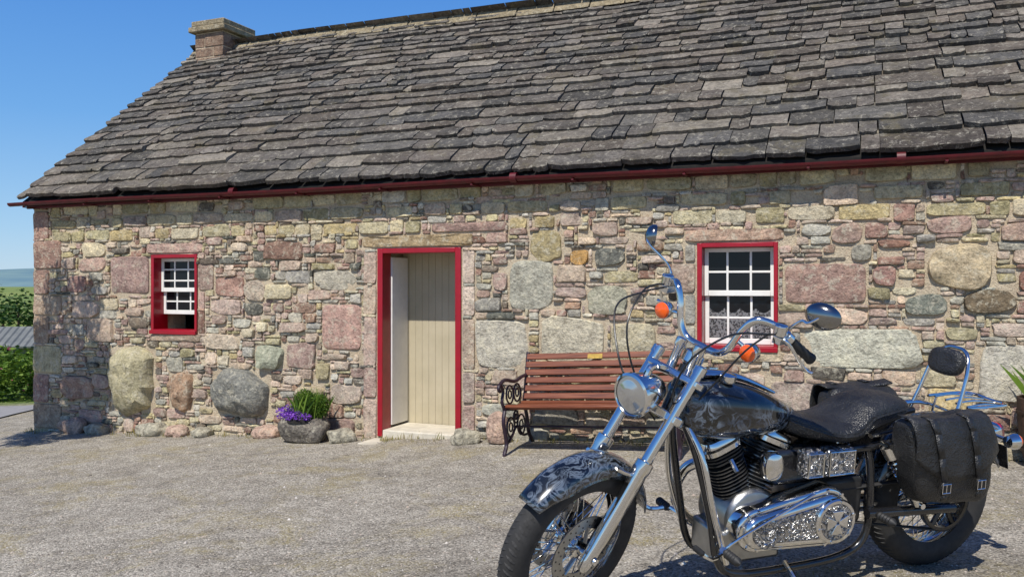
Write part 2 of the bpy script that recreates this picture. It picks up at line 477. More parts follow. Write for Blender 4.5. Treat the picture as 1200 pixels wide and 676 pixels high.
def colmesh(name,vs,fs,cols,mat,parent,smooth=True,angle=50):
    me=bpy.data.meshes.new(name); me.from_pydata(vs,[],fs)
    at=me.color_attributes.new('Col','FLOAT_COLOR','POINT'); at.data.foreach_set('color',np.array(cols,dtype=np.float32).ravel())
    if smooth:
        me.polygons.foreach_set('use_smooth',[True]*len(me.polygons)); me.set_sharp_from_angle(angle=R(angle))
    me.materials.append(mat); ob=bpy.data.objects.new(name,me); scene.collection.objects.link(ob)
    if parent: ob.parent=parent
    return ob
colmesh('wall_stones',vs,fs,cols,M_stone,house,True,35)
# --- roof
TE=-0.17; ZEr=2.31; rl=math.hypot(DEP/2-TE,ZR-ZEr); ru=((DEP/2-TE)/rl,(ZR-ZEr)/rl); rn=(-ru[1],ru[0])
def roofpt(s,p,h,back=False):
    sag=0.035*math.sin(s*0.55+0.6)*(0.3+0.7*p/rl)+0.012*noise.noise(Vector((s*0.8,p*0.8,3)))
    h=h+sag
    t=TE+ru[0]*p+rn[0]*h; z=ZEr+ru[1]*p+rn[1]*h
    if back: t=DEP-t
    return (s,t,z)
vs=[];fs=[];cols=[]
SL=[(102,97,91),(110,104,97),(94,91,86),(118,111,102),(100,93,86),(108,100,91),(88,86,83),(126,119,108)]
for back in(False,True):
    p=-0.01; row=0
    while p<rl-0.02:
        ex=(0.205-0.08*(p/rl))*random.uniform(0.84,1.16)
        s=-0.02-random.uniform(0,0.1)
        while s<LEN+0.08:
            w=random.choice((0.14,0.2,0.26,0.34,0.44,0.56))*random.uniform(0.85,1.15)*(1.1-0.35*p/rl)
            s0=max(s,-0.03+random.uniform(-0.012,0.012)) ; s1=s+w-random.uniform(0.003,0.014)
            s+=w
            if s1-s0<0.05: continue
            th=random.uniform(0.02,0.048); lift=random.uniform(0.012,0.028); slip=random.uniform(-0.024,0.014)+0.026*noise.noise(Vector((s0*0.7,row*3.7,1))); tl=random.uniform(-0.018,0.018)
            o=len(vs); K=6
            c=np.array(lin(*random.choice(SL)))*random.uniform(0.6,1.25)
            L=ex*1.5
            edge=[random.uniform(-0.012,0.012) for _ in range(K)]
            edge[0]+=random.uniform(0,0.024); edge[-1]+=random.uniform(0,0.024)
            for (q,hh2) in((0,'b'),(0,'t'),(0.04,'m'),(1,'u')):
                for i in range(K):
                    f=i/(K-1); ss=s0+(s1-s0)*f
                    if q==0: pp=p+slip+edge[i]+tl*(f-0.5)
                    elif q==0.04: pp=p+slip+edge[i]+0.03
                    else: pp=p+L
                    hgt={'b':lift-0.012,'t':lift+th*0.8+random.uniform(-0.004,0.004),'m':lift+th+random.uniform(-0.003,0.004),'u':0.004}[hh2]
                    vs.append(roofpt(ss,pp,hgt,back))
                    cols.append((*c,1))
            for r in range(3):
                for i in range(K-1): fs.append((o+r*K+i,o+r*K+i+1,o+(r+1)*K+i+1,o+(r+1)*K+i))
            fs.append((o+K,o+2*K,o+3*K,o)); fs.append((o+2*K-1,o+K-1,o+4*K-1,o+3*K-1))
        p+=ex; row+=1
colmesh('roof_slates',vs,fs,cols,M_slate,house,True,25)
b=MB()
n=40
top=[]
for i in range(n+1):
    s=0.0+(LEN+0.06)*i/n
    prof=[(TE+0.02,ZEr-0.035),(DEP/2,ZR-0.07),(DEP-TE-0.02,ZEr-0.035),(DEP-TE-0.02,ZEr-0.09),(DEP/2,ZR-0.15),(TE+0.02,ZEr-0.09)]
    top.append([(s,a,z) for a,z in prof])
b.loft(top); b.obj('roof_deck',M_dark,house,smooth=False)
b=MB(); s=-0.05
while s<LEN+0.1:
    w=random.uniform(0.4,0.62); pr=[(-0.13,-0.09),(-0.12,-0.06),(-0.035,0.045),(0.035,0.045),(0.12,-0.06),(0.13,-0.09),(0,0.0)]
    dz=roofpt(s,rl,0)[2]+random.uniform(-0.01,0.01)
    b.loft([[(ss,DEP/2+y,dz+zz+0.03) for y,zz in pr] for ss in(s,s+w-0.012)])
    s+=w
b.obj('ridge_stones',M_capst,house,bevel=0.008)
b=MB(); rg=0.04; pr=[]
for i in range(9):
    a=math.pi+math.pi*i/8; pr.append((math.cos(a)*rg,math.sin(a)*rg))
for i in range(9):
    a=2*math.pi-math.pi*i/8; pr.append((math.cos(a)*(rg-0.006),math.sin(a)*(rg-0.006)))
gx0,gx1=-0.16,LEN+0.1
b.loft([[(s,TE-0.015+y,2.262-0.0015*s+z+0.006*math.sin(s*1.3)) for y,z in pr] for s in np.linspace(gx0,gx1,40)])
for s in np.arange(0.1,LEN,0.95):
    b.bb(s-0.01,s+0.01,TE-0.05,0.03,2.20,2.212)
for s in (3.1,6.2,9.3,12.2):
    b.rev((s-0.03,TE-0.015,2.26-0.0015*s),(1,0,0),[(0,0.044),(0.06,0.044)],20)
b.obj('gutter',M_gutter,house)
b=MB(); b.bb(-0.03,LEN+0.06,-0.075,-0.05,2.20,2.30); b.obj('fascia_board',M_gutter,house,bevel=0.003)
# chimney
b=MB(); x0,x1=0.22,0.74; y0,y1=DEP/2-0.31,DEP/2+0.31
z=4.05
k=0
while z<4.86:
    hh=random.choice((0.14,0.17,0.2)); hh=min(hh,4.88-z)
    if hh<0.05: break
    cuts=[0,0.45,1] if k%2 else [0,0.62,1]
    for i in range(2):
        ya=y0+(y1-y0)*cuts[i]; yb=y0+(y1-y0)*cuts[i+1]
        for xa,xb in ((x0,(x0+x1)/2+(0.08 if k%2 else -0.08)),((x0+x1)/2+(0.08 if k%2 else -0.08),x1)):
            e=[random.uniform(-0.01,0.01) for _ in range(4)]
            b.bb(xa+0.004+(e[0] if xa==x0 else 0),xb-0.004+(e[1] if xb==x1 else 0),ya+0.004+(e[2] if i==0 else 0),yb-0.004+(e[3] if i==1 else 0),z+0.003,z+hh-0.004)
    z+=hh;k+=1
b.obj('chimney_stack',M_chim,house,bevel=0.012)
b=MB(); b.bb(x0+0.014,x1-0.014,y0+0.014,y1-0.014,4.0,4.88); b.obj('chimney_core',M_mortar,house)
b=MB(); b.bb(x0-0.06,x1+0.06,y0-0.06,y1+0.06,4.885,4.965); b.bb(x0-0.03,x1+0.03,y0-0.03,y1+0.03,4.968,5.05); b.obj('chimney_cap',M_capst,house,bevel=0.015)
b=MB(); b.bb(x0-0.02,x1+0.02,y0-0.05,y0-0.014,4.28,4.40); b.obj('chimney_flashing',M_lead,house,bevel=0.006)
# --- windows
def window(W,rows_u,open_low,name):
    s0,s1,z0,z1=W; b=MB(); f=0.042; d=0.19
    b.bb(s0+0.002,s0+f,-0.02,d,z0+0.002,z1-0.002); b.bb(s1-f*0.8,s1-0.002,-0.02,d,z0+0.002,z1-0.002)
    b.bb(s0+f,s1-f*0.8,-0.02,d,z1-f*0.9,z1-0.002); b.bb(s0+f,s1-f*0.8,-0.02,d,z0+0.002,z0+f*0.9)
    b.bb(s0,s1,-0.045,-0.0205,z0-0.012,z0+0.03)
    b.obj(name+'_frame',M_red,house,bevel=0.004)
    a0,a1,c0,c1=s0+f+0.002,s1-f*0.8-0.002,z0+f*0.9+0.002,z1-f*0.9-0.002
    mid=(c0+c1)/2+ (0.0 if not open_low else 0.02); b=MB(); st=0.034; Y0=0.09
    def sash(za,zb,y,cols,rows):
        b.bb(a0,a0+st,y,y+0.03,za,zb); b.bb(a1-st,a1,y,y+0.03,za,zb)
        b.bb(a0+st,a1-st,y,y+0.03,zb-st,zb); b.bb(a0+st,a1-st,y,y+0.03,za,za+st*1.35)
        for i in range(1,cols):
            x=a0+(a1-a0)*i/cols; b.bb(x-0.009,x+0.009,y+0.003,y+0.024,za+st*1.35,zb-st)
        for j in range(1,rows):
            zz=za+(zb-za)*j/rows; b.bb(a0+st,a1-st,y+0.005,y+0.022,zz-0.009,zz+0.009)
    sash(mid,c1,Y0,3,rows_u)
    lo=c0 if not open_low else c0+0.16
    sash(lo,mid+0.035,Y0+0.035,3,2)
    b.obj(name+'_sash',M_white,house,bevel=0.003)
    b=MB(); b.bb(a0+0.01,a1-0.01,Y0+0.013,Y0+0.018,mid+0.01,c1-0.01); b.bb(a0+0.01,a1-0.01,Y0+0.048,Y0+0.053,lo+0.01,mid+0.03); b.obj(name+'_glass',M_glass,house,smooth=False)
    b=MB(); b.bb(s0-0.3,s1+0.3,0.9,0.92,z0-0.2,z1+0.2); b.obj(name+'_room_back',M_dark,house)
    return a0,a1,c0,c1,mid
window(WIN_L,3,True,'window')
wr=window(WIN_R,2,False,'window')
b=MB(); N=40; vs=[];fs=[]
for i in range(N+1):
    x=wr[0]+0.035+(wr[1]-wr[0]-0.07)*i/N; y=0.1335+0.0015*math.sin(i*1.1)
    vs+= [(x,y,wr[2]+0.05),(x,y,wr[4]-0.10-0.04*abs(math.sin(i*0.31)))]
for i in range(N): fs.append((2*i,2*i+2,2*i+3,2*i+1))
b.add(vs,fs); b.obj('window_lace',M_lace,house,recalc=False)
# --- doorway
s0,s1,z0,z1=DOOR; b=MB(); f=0.06
b.bb(s0+0.002,s0+f,-0.02,0.14,z0+0.002,z1-0.002); b.bb(s1-f,s1-0.002,-0.02,0.14,z0+0.002,z1-0.002); b.bb(s0+f,s1-f,-0.02,0.14,z1-f*0.8,z1-0.002)
b.obj('door_frame',M_red,house,bevel=0.005)
b=MB(); b.bb(s0+f-0.03,s0+f+0.012,0.145,0.455,z0+0.09,z1-f*0.8-0.03); b.obj('door_reveal_lining',M_white,house,bevel=0.004)  # white lining of the left door reveal, rather than an open leaf
b=MB()
x=s0+0.003
while x<s1-0.01:
    x2=min(x+0.075,s1-0.003)
    b.bb(x,x2-0.0015,0.47,0.486,z0+0.02,z1-0.003); x+=0.075
b.bb(s0+0.003,s1-0.003,0.4865,0.498,z0+0.02,z1-0.003)
b.obj('vestibule_boards',M_board,house,bevel=0.0015)
b=MB(); b.bb(s0+0.065,s1-0.065,-0.03,0.465,z0-0.1,z0+0.07); b.bb(s0-0.02,s1+0.0,-0.34,-0.032,z0-0.25,z0-0.01); b.obj('doorstep',M_step,house,bevel=0.012)
# ------------------------------------------------------------------ ground
xsn=sorted(set(list(np.linspace(-14,10,61))+[-3000,-1500,-700,-350,-180,-90,-50,-30,-22,-18,14,20,30,60,120,300,800,2000,3000]))
ysn=sorted(set(list(np.linspace(-4,20,49))+[-60,-25,-10,24,28,32,36,40,44,48,60,90,140,250,500,1000,2000,3500]))
vs=[(x,y,zg(x,y)+(0.012*noise.noise(Vector((x*0.7,y*0.7,0))) if abs(x)<14 and y<20 else 0)) for y in ysn for x in xsn]; nx=len(xsn)
fs=[(j*nx+i,j*nx+i+1,(j+1)*nx+i+1,(j+1)*nx+i) for j in range(len(ysn)-1) for i in range(nx-1)]
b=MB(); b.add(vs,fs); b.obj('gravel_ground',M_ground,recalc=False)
def gz(x,y): return zg(x,y)+0.012*noise.noise(Vector((x*0.7,y*0.7,0)))
vs=[];fs=[]
octa=[(1,0,0),(0,1,0),(-1,0,0),(0,-1,0),(0,0,1),(0,0,-0.4)]
of=[(0,1,4),(1,2,4),(2,3,4),(3,0,4),(1,0,5),(2,1,5),(3,2,5),(0,3,5)]
cnt=0
while cnt<24000:
    y=2.2+7.6*random.random()**1.3; x=random.uniform(-0.66,0.66)*(y+0.6)
    if (x-CX)*math.sin(TH)+(y-CY)*math.cos(TH)>-0.02: continue
    r=random.uniform(0.0025,0.006)*(1 if random.random()<0.97 else 2.2)
    o=len(vs); a=random.uniform(0,6.28); ca,sa=math.cos(a),math.sin(a); sx,sy,sz=[random.uniform(0.6,1.3) for _ in range(3)]
    z=gz(x,y)
    for q in octa:
        X,Y,Z=q[0]*sx*r,q[1]*sy*r,q[2]*sz*r*0.8
        vs.append((x+X*ca-Y*sa,y+X*sa+Y*ca,z+Z))
    fs+=[tuple(i+o for i in f) for f in of]; cnt+=1
b=MB(); b.add(vs,fs); b.obj('gravel',M_peb,smooth=False,recalc=False)
M_road=simple('road_asphalt',lin(140,138,138),0.9,var=0.12,scale=5,bump=0.4)
vs=[];fs=[];n=30
for i in range(n+1):
    x=-30+ (30-6.9)*i/n
    for y in(10.9,11.8,12.9): vs.append((x,y-(x+6.9)*0.12,gz(x,y-(x+6.9)*0.12)+0.018))
for i in range(n):
    for j in range(2): fs.append((i*3+j,(i+1)*3+j,(i+1)*3+j+1,i*3+j+1))
b=MB(); b.add(vs,fs); b.obj('road',M_road,recalc=False)
# ------------------------------------------------------------------ vegetation
def leaves(b,clumps,n,size):
    for _ in range(n):
        c,r=random.choice(clumps)
        d=Vector((random.gauss(0,1),random.gauss(0,1),random.gauss(0,1))).normalized()*(random.random()**0.4)
        p=Vector(c)+Vector((d.x*r[0],d.y*r[1],d.z*r[2]))
        a=Vector((random.gauss(0,1),random.gauss(0,1),random.gauss(0,1))).normalized(); u,v,w=frame(a)
        s=size*random.uniform(0.6,1.3)
        b.add([p-u*s,p+v*s*0.5,p+u*s,p-v*s*0.5],[(0,1,2,3)])
def blades(b,n,cx,cy,rad,h,wd=0.003,zf=gz,lean=0.5):
    for _ in range(n):
        a=random.uniform(0,6.28); r=rad*math.sqrt(random.random()); x=cx+r*math.cos(a);y=cy+r*math.sin(a);z=zf(x,y)-0.004
        hh=h*random.uniform(0.4,1.1); t=random.uniform(0,6.28); l=hh*lean*random.random(); q=random.uniform(0,3.14)
        dx,dy=math.cos(q)*wd,math.sin(q)*wd
        b.add([(x-dx,y-dy,z),(x+dx,y+dy,z),(x+math.cos(t)*l*0.4+dx*0.6,y+math.sin(t)*l*0.4+dy*0.6,z+hh*0.6),(x+math.cos(t)*l,y+math.sin(t)*l,z+hh)],[(0,1,2),(0,2,3)])
hedge=empty('hedge'); b=MB(); cl=[]
for i in range(70):
    x=random.uniform(-14,-7.6); y=random.uniform(13.6,15.2); t=random.uniform(-0.2,0.45)
    cl.append(((x,y,t-0.3),(0.36,0.33,0.26)))
for i in range(14):
    x=random.uniform(-9.2,-7.6); y=random.uniform(13.4,14.6); cl.append(((x,y,random.uniform(-0.5,0.1)),(0.3,0.3,0.25)))
leaves(b,cl,15000,0.042); b.obj('foliage',M_leaf,hedge,smooth=False,recalc=False)
b=MB(); leaves(b,[(c,(r[0]*0.9,r[1]*0.9,r[2]*0.9)) for c,r in cl],160,0.05); b.obj('blossom',M_pink,hedge,smooth=False,recalc=False)
tl=empty('tree_line'); b=MB(); cl=[]
for i in range(210):
    x=random.uniform(-75,40); y=random.uniform(60,72); h=random.uniform(1.4,3.5)*(1.0+0.25*math.sin(x*0.7))
    cl.append(((x,y,zg(x,y)+h*0.5),(random.uniform(0.8,1.5),1.4,h*0.5)))
leaves(b,cl,30000,0.2); b.obj('foliage',M_leafd,tl,smooth=False,recalc=False)
b=MB()
for i in range(60):
    c,r=random.choice(cl); b.cyl((c[0],c[1],zg(c[0],c[1])-0.3),(c[0],c[1],c[2]),0.12,0.05,6)
b.obj('trunks',M_bark,tl)
sh=empty('farm_shed',(-24.0,38,zg(-24,38)),(0,0,0.25))
b=MB(); b.bb(-4,5,-2,2,-0.3,0.45); b.obj('walls',simple('harl',lin(140,128,112),0.9),sh)
b=MB(); b.add([(-4.3,-2.3,0.40),(5.3,-2.3,0.4),(5.3,0,1.15),(-4.3,0,1.15),(-4.3,2.3,0.4),(5.3,2.3,0.4)],[(0,1,2,3),(3,2,5,4)])
t=NT('corrugated_cement'); co=t.coord(); sx=t.new('ShaderNodeSeparateXYZ'); t.link(co,sx.inputs[0])
wv=t.math('SINE',t.math('MULTIPLY',sx.outputs[0],22.0)); t.set(Base_Color=t.ramp(t.noise(co,1.5,5),[(0.3,lin(96,100,100)),(0.7,lin(124,126,122))]),Roughness=0.85); t.bump(wv,0.8,0.06)
b.obj('roof',t.m,sh,smooth=False,solid=0.08,recalc=False)
b=MB(); b.bb(-2,-0.6,-2.03,-1.98,-0.1,0.4); b.bb(1.2,2,-2.03,-1.98,0.1,0.35); b.obj('doors',M_dark,sh)
vs=[];fs=[];N=120;M=10
for j in range(M+1):
    for i in range(N+1):
        x=-3600+7200*i/N; y=2300+120*j
        h=(66+34*noise.noise(Vector((x*0.0012,0.3,0)))+14*noise.noise(Vector((x*0.005,1.3,0))))*math.sin(math.pi*min(1,j/M)*0.5)-4
        vs.append((x,y,h))
for j in range(M):
    for i in range(N): a=j*(N+1)+i; fs.append((a,a+1,a+N+2,a+N+1))
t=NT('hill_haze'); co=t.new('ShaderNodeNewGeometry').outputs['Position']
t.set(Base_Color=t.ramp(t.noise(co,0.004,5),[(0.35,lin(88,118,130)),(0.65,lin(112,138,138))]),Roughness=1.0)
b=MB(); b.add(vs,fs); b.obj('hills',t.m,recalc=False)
TX,TY=-5.95,7.6
tr=empty('shadow_tree',(TX,TY,gz(TX,TY)))  # added out of view to cast the shadow on the wall's left corner
b=MB(); b.tube([(0,0,-0.1),(0.03,0.02,0.8),(-0.02,0,1.8),(0.03,0.03,2.9),(0,0,4.0)],[0.08,0.065,0.05,0.03,0.012],8,4)
cl=[]
for i in range(20):
    a=i*2.4; h0=2.55+0.075*i; L=random.uniform(0.4,0.68)*(1-0.3*i/20)
    e=(math.cos(a)*L,math.sin(a)*L,h0+0.3*random.uniform(0.7,1.2)); b.tube([(0,0,h0),(e[0]*0.5,e[1]*0.5,h0+0.12),e],[0.022,0.014,0.005],6,3)
    cl.append((e,(0.27,0.27,0.22)))
b.obj('trunk',M_bark,tr); b=MB(); leaves(b,cl,9500,0.042); b.obj('shadow_tree_crown',M_leaf,tr,smooth=False,recalc=False)
b=MB()
for i in range(170):
    s=random.uniform(-0.1,12.5); t_=-random.uniform(0.02,0.2)
    x=CX+s*math.cos(TH)+t_*math.sin(TH); y=CY-s*math.sin(TH)+t_*math.cos(TH)
    blades(b,random.randint(5,16),x,y,0.07,random.uniform(0.03,0.09))
for i in range(480):
    y=2.9+5.5*random.random(); x=random.uniform(-0.62,0.62)*y
    if noise.noise(Vector((x*0.6,y*0.6,5)))<0.0: continue
    blades(b,random.randint(3,10),x,y,0.06,random.uniform(0.008,0.024),0.002)
b.obj('weeds',M_dry,smooth=False,recalc=False)
# ------------------------------------------------------------------ rocks, planter
def rock(name,loc,size,mat,rz=0,seed=0,parent=None,amp=0.22):
    bm=bmesh.new(); bmesh.ops.create_icosphere(bm,subdivisions=4,radius=1)
    for v in bm.verts:
        n1=noise.noise(v.co*1.3+Vector((seed,0,0)))*amp*1.6+noise.noise(v.co*4+Vector((seed,0,0)))*amp*0.4
        c=v.co*(1+n1)
        for k in range(3): c[k]=math.copysign(abs(c[k])**0.8,c[k])
        v.co=Vector((c.x*size[0]/2,c.y*size[1]/2,max(c.z,-0.75)*size[2]/2))
    me=bpy.data.meshes.new(name); bm.to_mesh(me); bm.free()
    me.polygons.foreach_set('use_smooth',[True]*len(me.polygons)); me.materials.append(mat)
    o=bpy.data.objects.new(name,me); scene.collection.objects.link(o); o.location=loc; o.rotation_euler=(0,0,rz)
    if parent:o.parent=parent
    return o
M_rg=stone_mat('field_stone_grey',False,lin(166,160,142),0.5)
M_rp=stone_mat('field_stone_pink',False,lin(190,162,144),0.3)
M_rd=stone_mat('field_stone_dark',False,lin(116,110,102),0.5)
def ga(x,y,dz): return (x,y,gz(x,y)+dz)
def wa(s,t,dz):
    x=CX+s*math.cos(TH)+t*math.sin(TH); y=CY-s*math.sin(TH)+t*math.cos(TH); return ga(x,y,dz)
rock('rock',ga(-1.62,8.12,0.05),(0.27,0.2,0.15),M_rg,0.3,3)
rock('rock',ga(-0.42,7.66,0.05),(0.26,0.2,0.16),M_rg,0.1,9)
rock('rock',ga(-0.13,7.52,0.13),(0.2,0.12,0.32),M_rp,-0.4,14,amp=0.12)
for (s_,w_,h_,mm,sd) in((0.75,0.34,0.22,M_rp,31),(1.12,0.24,0.15,M_rg,32),(1.95,0.36,0.18,M_rg,33),(2.3,0.24,0.14,M_rp,34),(2.62,0.2,0.12,M_rg,35),(3.45,0.30,0.16,M_rp,36)):
    rock('rock',wa(s_,-0.10,h_*0.25),(w_,0.22,h_),mm,-TH+random.uniform(-0.2,0.2),sd)
pl=empty('flower_planter',ga(-2.01,8.24,0),(0,0,-TH))
rock('trough',(0,0,0.12),(0.53,0.34,0.30),M_rd,0,21,pl,amp=0.14)
b=MB(); b.rev((0,0,0.2),(0,0,1),[(0,0.18),(0.05,0.15),(0.055,0)],20); b.obj('soil',M_dark,pl)
b=MB(); leaves(b,[((0.10,0.03,0.36),(0.15,0.1,0.12)),((0.0,0,0.29),(0.22,0.12,0.07)),((0.18,0.02,0.35),(0.09,0.08,0.11)),((-0.02,0.04,0.40),(0.11,0.08,0.10))],7000,0.010)
def zf0(x,y): return 0.24
blades(b,200,0.06,0.02,0.17,0.27,0.002,zf0,0.6)
b.obj('foliage',M_leaf,pl,smooth=False,recalc=False)
b=MB(); leaves(b,[((-0.12,-0.08,0.28),(0.13,0.1,0.08)),((0.0,-0.13,0.26),(0.18,0.06,0.05))],1000,0.012); b.obj('blossom',M_purple,pl,smooth=False,recalc=False)
bp=empty('barrel_planter',ga(3.78,5.9,0),(0,0,0))
b=MB()
for i in range(18):
    a0=2*math.pi*i/18+0.012; a1=2*math.pi*(i+1)/18-0.012
    prof=[(0,0.2),(0.15,0.235),(0.3,0.25),(0.48,0.255)]
    secs=[]
    for h,r in prof: secs.append([(math.cos(a)*q,math.sin(a)*q,h) for q,a in((r,a0),(r,a1),(r-0.02,a1),(r-0.02,a0))])
    b.loft(secs)
b.obj('staves',simple('old_oak',lin(70,52,40),0.8,var=0.35,scale=14,bump=0.5),bp)
b=MB(); b.torus((0,0,0.12),(0,0,1),0.232,0.014,0.003,40,8); b.torus((0,0,0.38),(0,0,1),0.255,0.014,0.003,40,8); b.obj('hoops',simple('rusty_iron',lin(70,58,52),0.6,0.6),bp)
b=MB(); b.rev((0,0,0.3),(0,0,1),[(0,0.23),(0.13,0.23),(0.14,0)],20); b.obj('soil',M_dark,bp)
b=MB(); blades(b,200,0,0,0.16,0.34,0.003,lambda x,y:0.42,0.8); leaves(b,[((0,0,0.52),(0.22,0.22,0.09)),((0.05,0,0.62),(0.16,0.14,0.12)),((-0.12,-0.05,0.62),(0.12,0.1,0.12))],3600,0.014); b.obj('foliage',M_leaf,bp,smooth=False,recalc=False)
# ------------------------------------------------------------------ bench
BL=1.46
bx=CX+6.32*math.cos(TH)-0.68*math.sin(TH); by=CY-6.32*math.sin(TH)-0.68*math.cos(TH)
bxe,bye=bx+BL*math.cos(TH),by-BL*math.sin(TH)
z_a,z_b=zg(bx,by),zg(bxe,bye)
bench=empty('park_bench',(bx,by,z_a-0.02),(0,-math.atan2(z_b-z_a,BL),-TH))
M_wood=NT('varnished_slat')
co=M_wood.coord(); mp=M_wood.new('ShaderNodeMapping'); mp.inputs['Scale'].default_value=(1.5,30,30); M_wood.link(co,mp.inputs[0])
nn=M_wood.noise(mp.outputs[0],2.0,5,0.7)
M_wood.set(Base_Color=M_wood.ramp(nn,[(0.3,lin(78,42,28)),(0.5,lin(116,64,42)),(0.72,lin(144,88,60))]),Roughness=0.45); M_wood.bump(nn,0.2,0.003)
M_iron=simple('cast_iron_paint',lin(46,32,44),0.45,var=0.2,scale=12,bump=0.3)
b=MB()
for i in range(6):
    y=0.03+0.072*i; z=0.415-0.035*math.sin(i/5*math.pi*0.9)
    b.box((BL/2,y,z),(BL-0.02,0.056,0.024))
for i in range(6):
    f=i/5; y=0.45+0.13*f; z=0.45+0.33*f
    rm=Matrix.Rotation(R(-20),3,'X')
    b.box((BL/2,y,z),(BL-0.02,0.022,0.052),rm)
b.obj('slats',M_wood.m,bench,bevel=0.006)
b=MB(); b.box((BL*0.44,0.562,0.775),(0.13,0.006,0.04),Matrix.Rotation(R(-20),3,'X')); b.obj('plaque',simple('brass_plate',lin(190,156,80),0.35,0.8),bench)
b=MB()
for x in(0.015,BL-0.015):
    b.tube([(x,-0.02,0.0),(x,-0.035,0.03),(x,0.02,0.1),(x,0.0,0.2),(x,-0.02,0.30),(x,0.02,0.39)],0.017,8,5)
    b.tube([(x,0.62,0.0),(x,0.60,0.04),(x,0.52,0.13),(x,0.50,0.25),(x,0.46,0.40),(x,0.49,0.5),(x,0.60,0.82)],0.017,8,5)
    b.tube([(x,0.0,0.395),(x,0.1,0.385),(x,0.25,0.37),(x,0.46,0.395)],0.016,8,5)
    b.tube([(x,0.01,0.39),(x,-0.03,0.46),(x,0.0,0.54),(x,-0.06,0.60),(x,-0.09,0.57),(x,-0.06,0.545)],0.014,8,5)
    b.tube([(x,-0.06,0.60),(x,0.05,0.63),(x,0.25,0.60),(x,0.40,0.62),(x,0.53,0.63)],0.016,8,5)
    for (cy,cz,rr_) in((0.14,0.5,0.075),(0.30,0.5,0.075),(0.13,0.23,0.08),(0.36,0.22,0.085),(0.25,0.30,0.05)):
        b.torus((x,cy,cz),(1,0,0),rr_,0.008,0.008,24,6)
        b.torus((x,cy,cz),(1,0,0),rr_*0.45,0.007,0.007,18,6)
    b.tube([(x,0.02,0.1),(x,0.14,0.15),(x,0.26,0.22),(x,0.38,0.13),(x,0.53,0.12)],0.011,8,5)
    b.bb(x-0.03,x+0.03,-0.05,0.01,0,0.015); b.bb(x-0.03,x+0.03,0.58,0.65,0,0.015)
b.tube([(0.015,0.25,0.22),(BL-0.015,0.25,0.22)],0.008,8)
b.obj('cast_iron_ends',M_iron,bench)
# ------------------------------------------------------------------ motorcycle
def chrome(name,base=0.78,rough=0.07,engr=0.0,sc=40):
    t=NT(name); co=t.coord()
    t.set(Base_Color=(base,base*0.985,base*0.95),Metallic=1.0,Roughness=t.ramp(t.noise(co,14,5),[(0.35,g3(rough)),(0.75,g3(rough+0.1))]))
    if engr:
        w=t.new('ShaderNodeTexNoise'); w.inputs['Scale'].default_value=sc; w.inputs['Distortion'].default_value=1.6; w.inputs['Detail'].default_value=2; t.link(co,w.inputs['Vector'])
        r=t.ramp(w.outputs['Fac'],[(0.42,g3(0)),(0.5,g3(1)),(0.58,g3(0))]); t.bump(r,engr,0.004)
        t.set(Base_Color=t.mix(r,g3(base),g3(base*0.08)))
    else: t.bump(t.noise(co,5,2),0.04,0.004)
    return t.m
M_chrome=chrome('chrome',0.76,0.07); M_engr=chrome('engraved_chrome',0.5,0.2,0.8,38); M_mirror=chrome('dark_chrome',0.30,0.1)
M_alu=simple('brushed_alloy',(0.4,0.4,0.39),0.34,1.0,var=0.15,scale=20,bump=0.2)
M_fin=simple('black_cylinder',(0.03,0.03,0.03),0.4,0.3,var=0.3,scale=30,bump=0.1)
M_finedge=simple('fin_metal',(0.22,0.22,0.22),0.3,1.0,var=0.3,scale=30,bump=0.1)
M_blk=simple('black_frame',(0.012,0.012,0.013),0.22,0,var=0.2,coat=0.6,bump=0.05)
M_rub=simple('tyre_rubber',(0.026,0.025,0.024),0.75,0,var=0.3,scale=20,bump=0.3)
M_grip=simple('grip_rubber',(0.015,0.015,0.015),0.6,0,var=0.2)
def leather():
    t=NT('black_leather'); co=t.coord()
    t.set(Base_Color=t.ramp(t.noise(co,8,5,0.7),[(0.3,g3(0.010)),(0.7,g3(0.032))]),Roughness=t.ramp(t.noise(co,18,4),[(0.3,g3(0.26)),(0.7,g3(0.48))]))
    t.bump(t.math('ADD',t.math('MULTIPLY',t.voro(co,160),0.4),t.math('MULTIPLY',t.noise(co,9,4),3.0)),0.6,0.012); return t.m
M_lea=leather()
def airbrush():
    t=NT('airbrushed_paint'); co=t.coord()
    n=t.noise(co,11,4,0.55,2.8); v=t.noise(co,5,3,0.6,0.6)
    f=t.math('MULTIPLY',t.ramp(n,[(0.44,g3(0)),(0.52,g3(0.8)),(0.6,g3(0.05))]),t.ramp(v,[(0.40,g3(0.0)),(0.56,g3(0.9))]))
    c=t.mix(f,(0.004,0.005,0.006),lin(116,128,142))
    t.set(Base_Color=c,Roughness=0.2,Coat_Weight=1.0,Coat_Roughness=0.02); return t.m
M_air=airbrush()
M_amber=simple('amber_lens',lin(235,92,14),0.15,0,var=0.1,coat=1.0,bump=0)
M_redl=simple('red_lens',lin(170,10,14),0.15,0,var=0.1,coat=1.0,bump=0)
def lens():
    t=NT('headlamp_glass'); co=t.coord()
    w=t.new('ShaderNodeTexWave'); w.inputs['Scale'].default_value=16; t.link(co,w.inputs['Vector'])
    t.set(Base_Color=(0.55,0.56,0.56),Metallic=0.9,Roughness=0.13,Coat_Weight=1.0); t.bump(w.outputs['Fac'],0.6,0.006); return t.m
M_lens=lens()
M_cable=simple('cable_black',(0.014,0.014,0.014),0.4,0)
fx,fy=0.197,3.33; ang=math.atan2(0.317,0.9486)
zf_,zr_=gz(fx,fy),gz(fx+1.75*math.cos(ang),fy+1.75*math.sin(ang))
pitch=math.atan2(zr_-zf_,1.75); LEAN=R(8)
bike=bpy.data.objects.new('motorcycle',None); scene.collection.objects.link(bike)
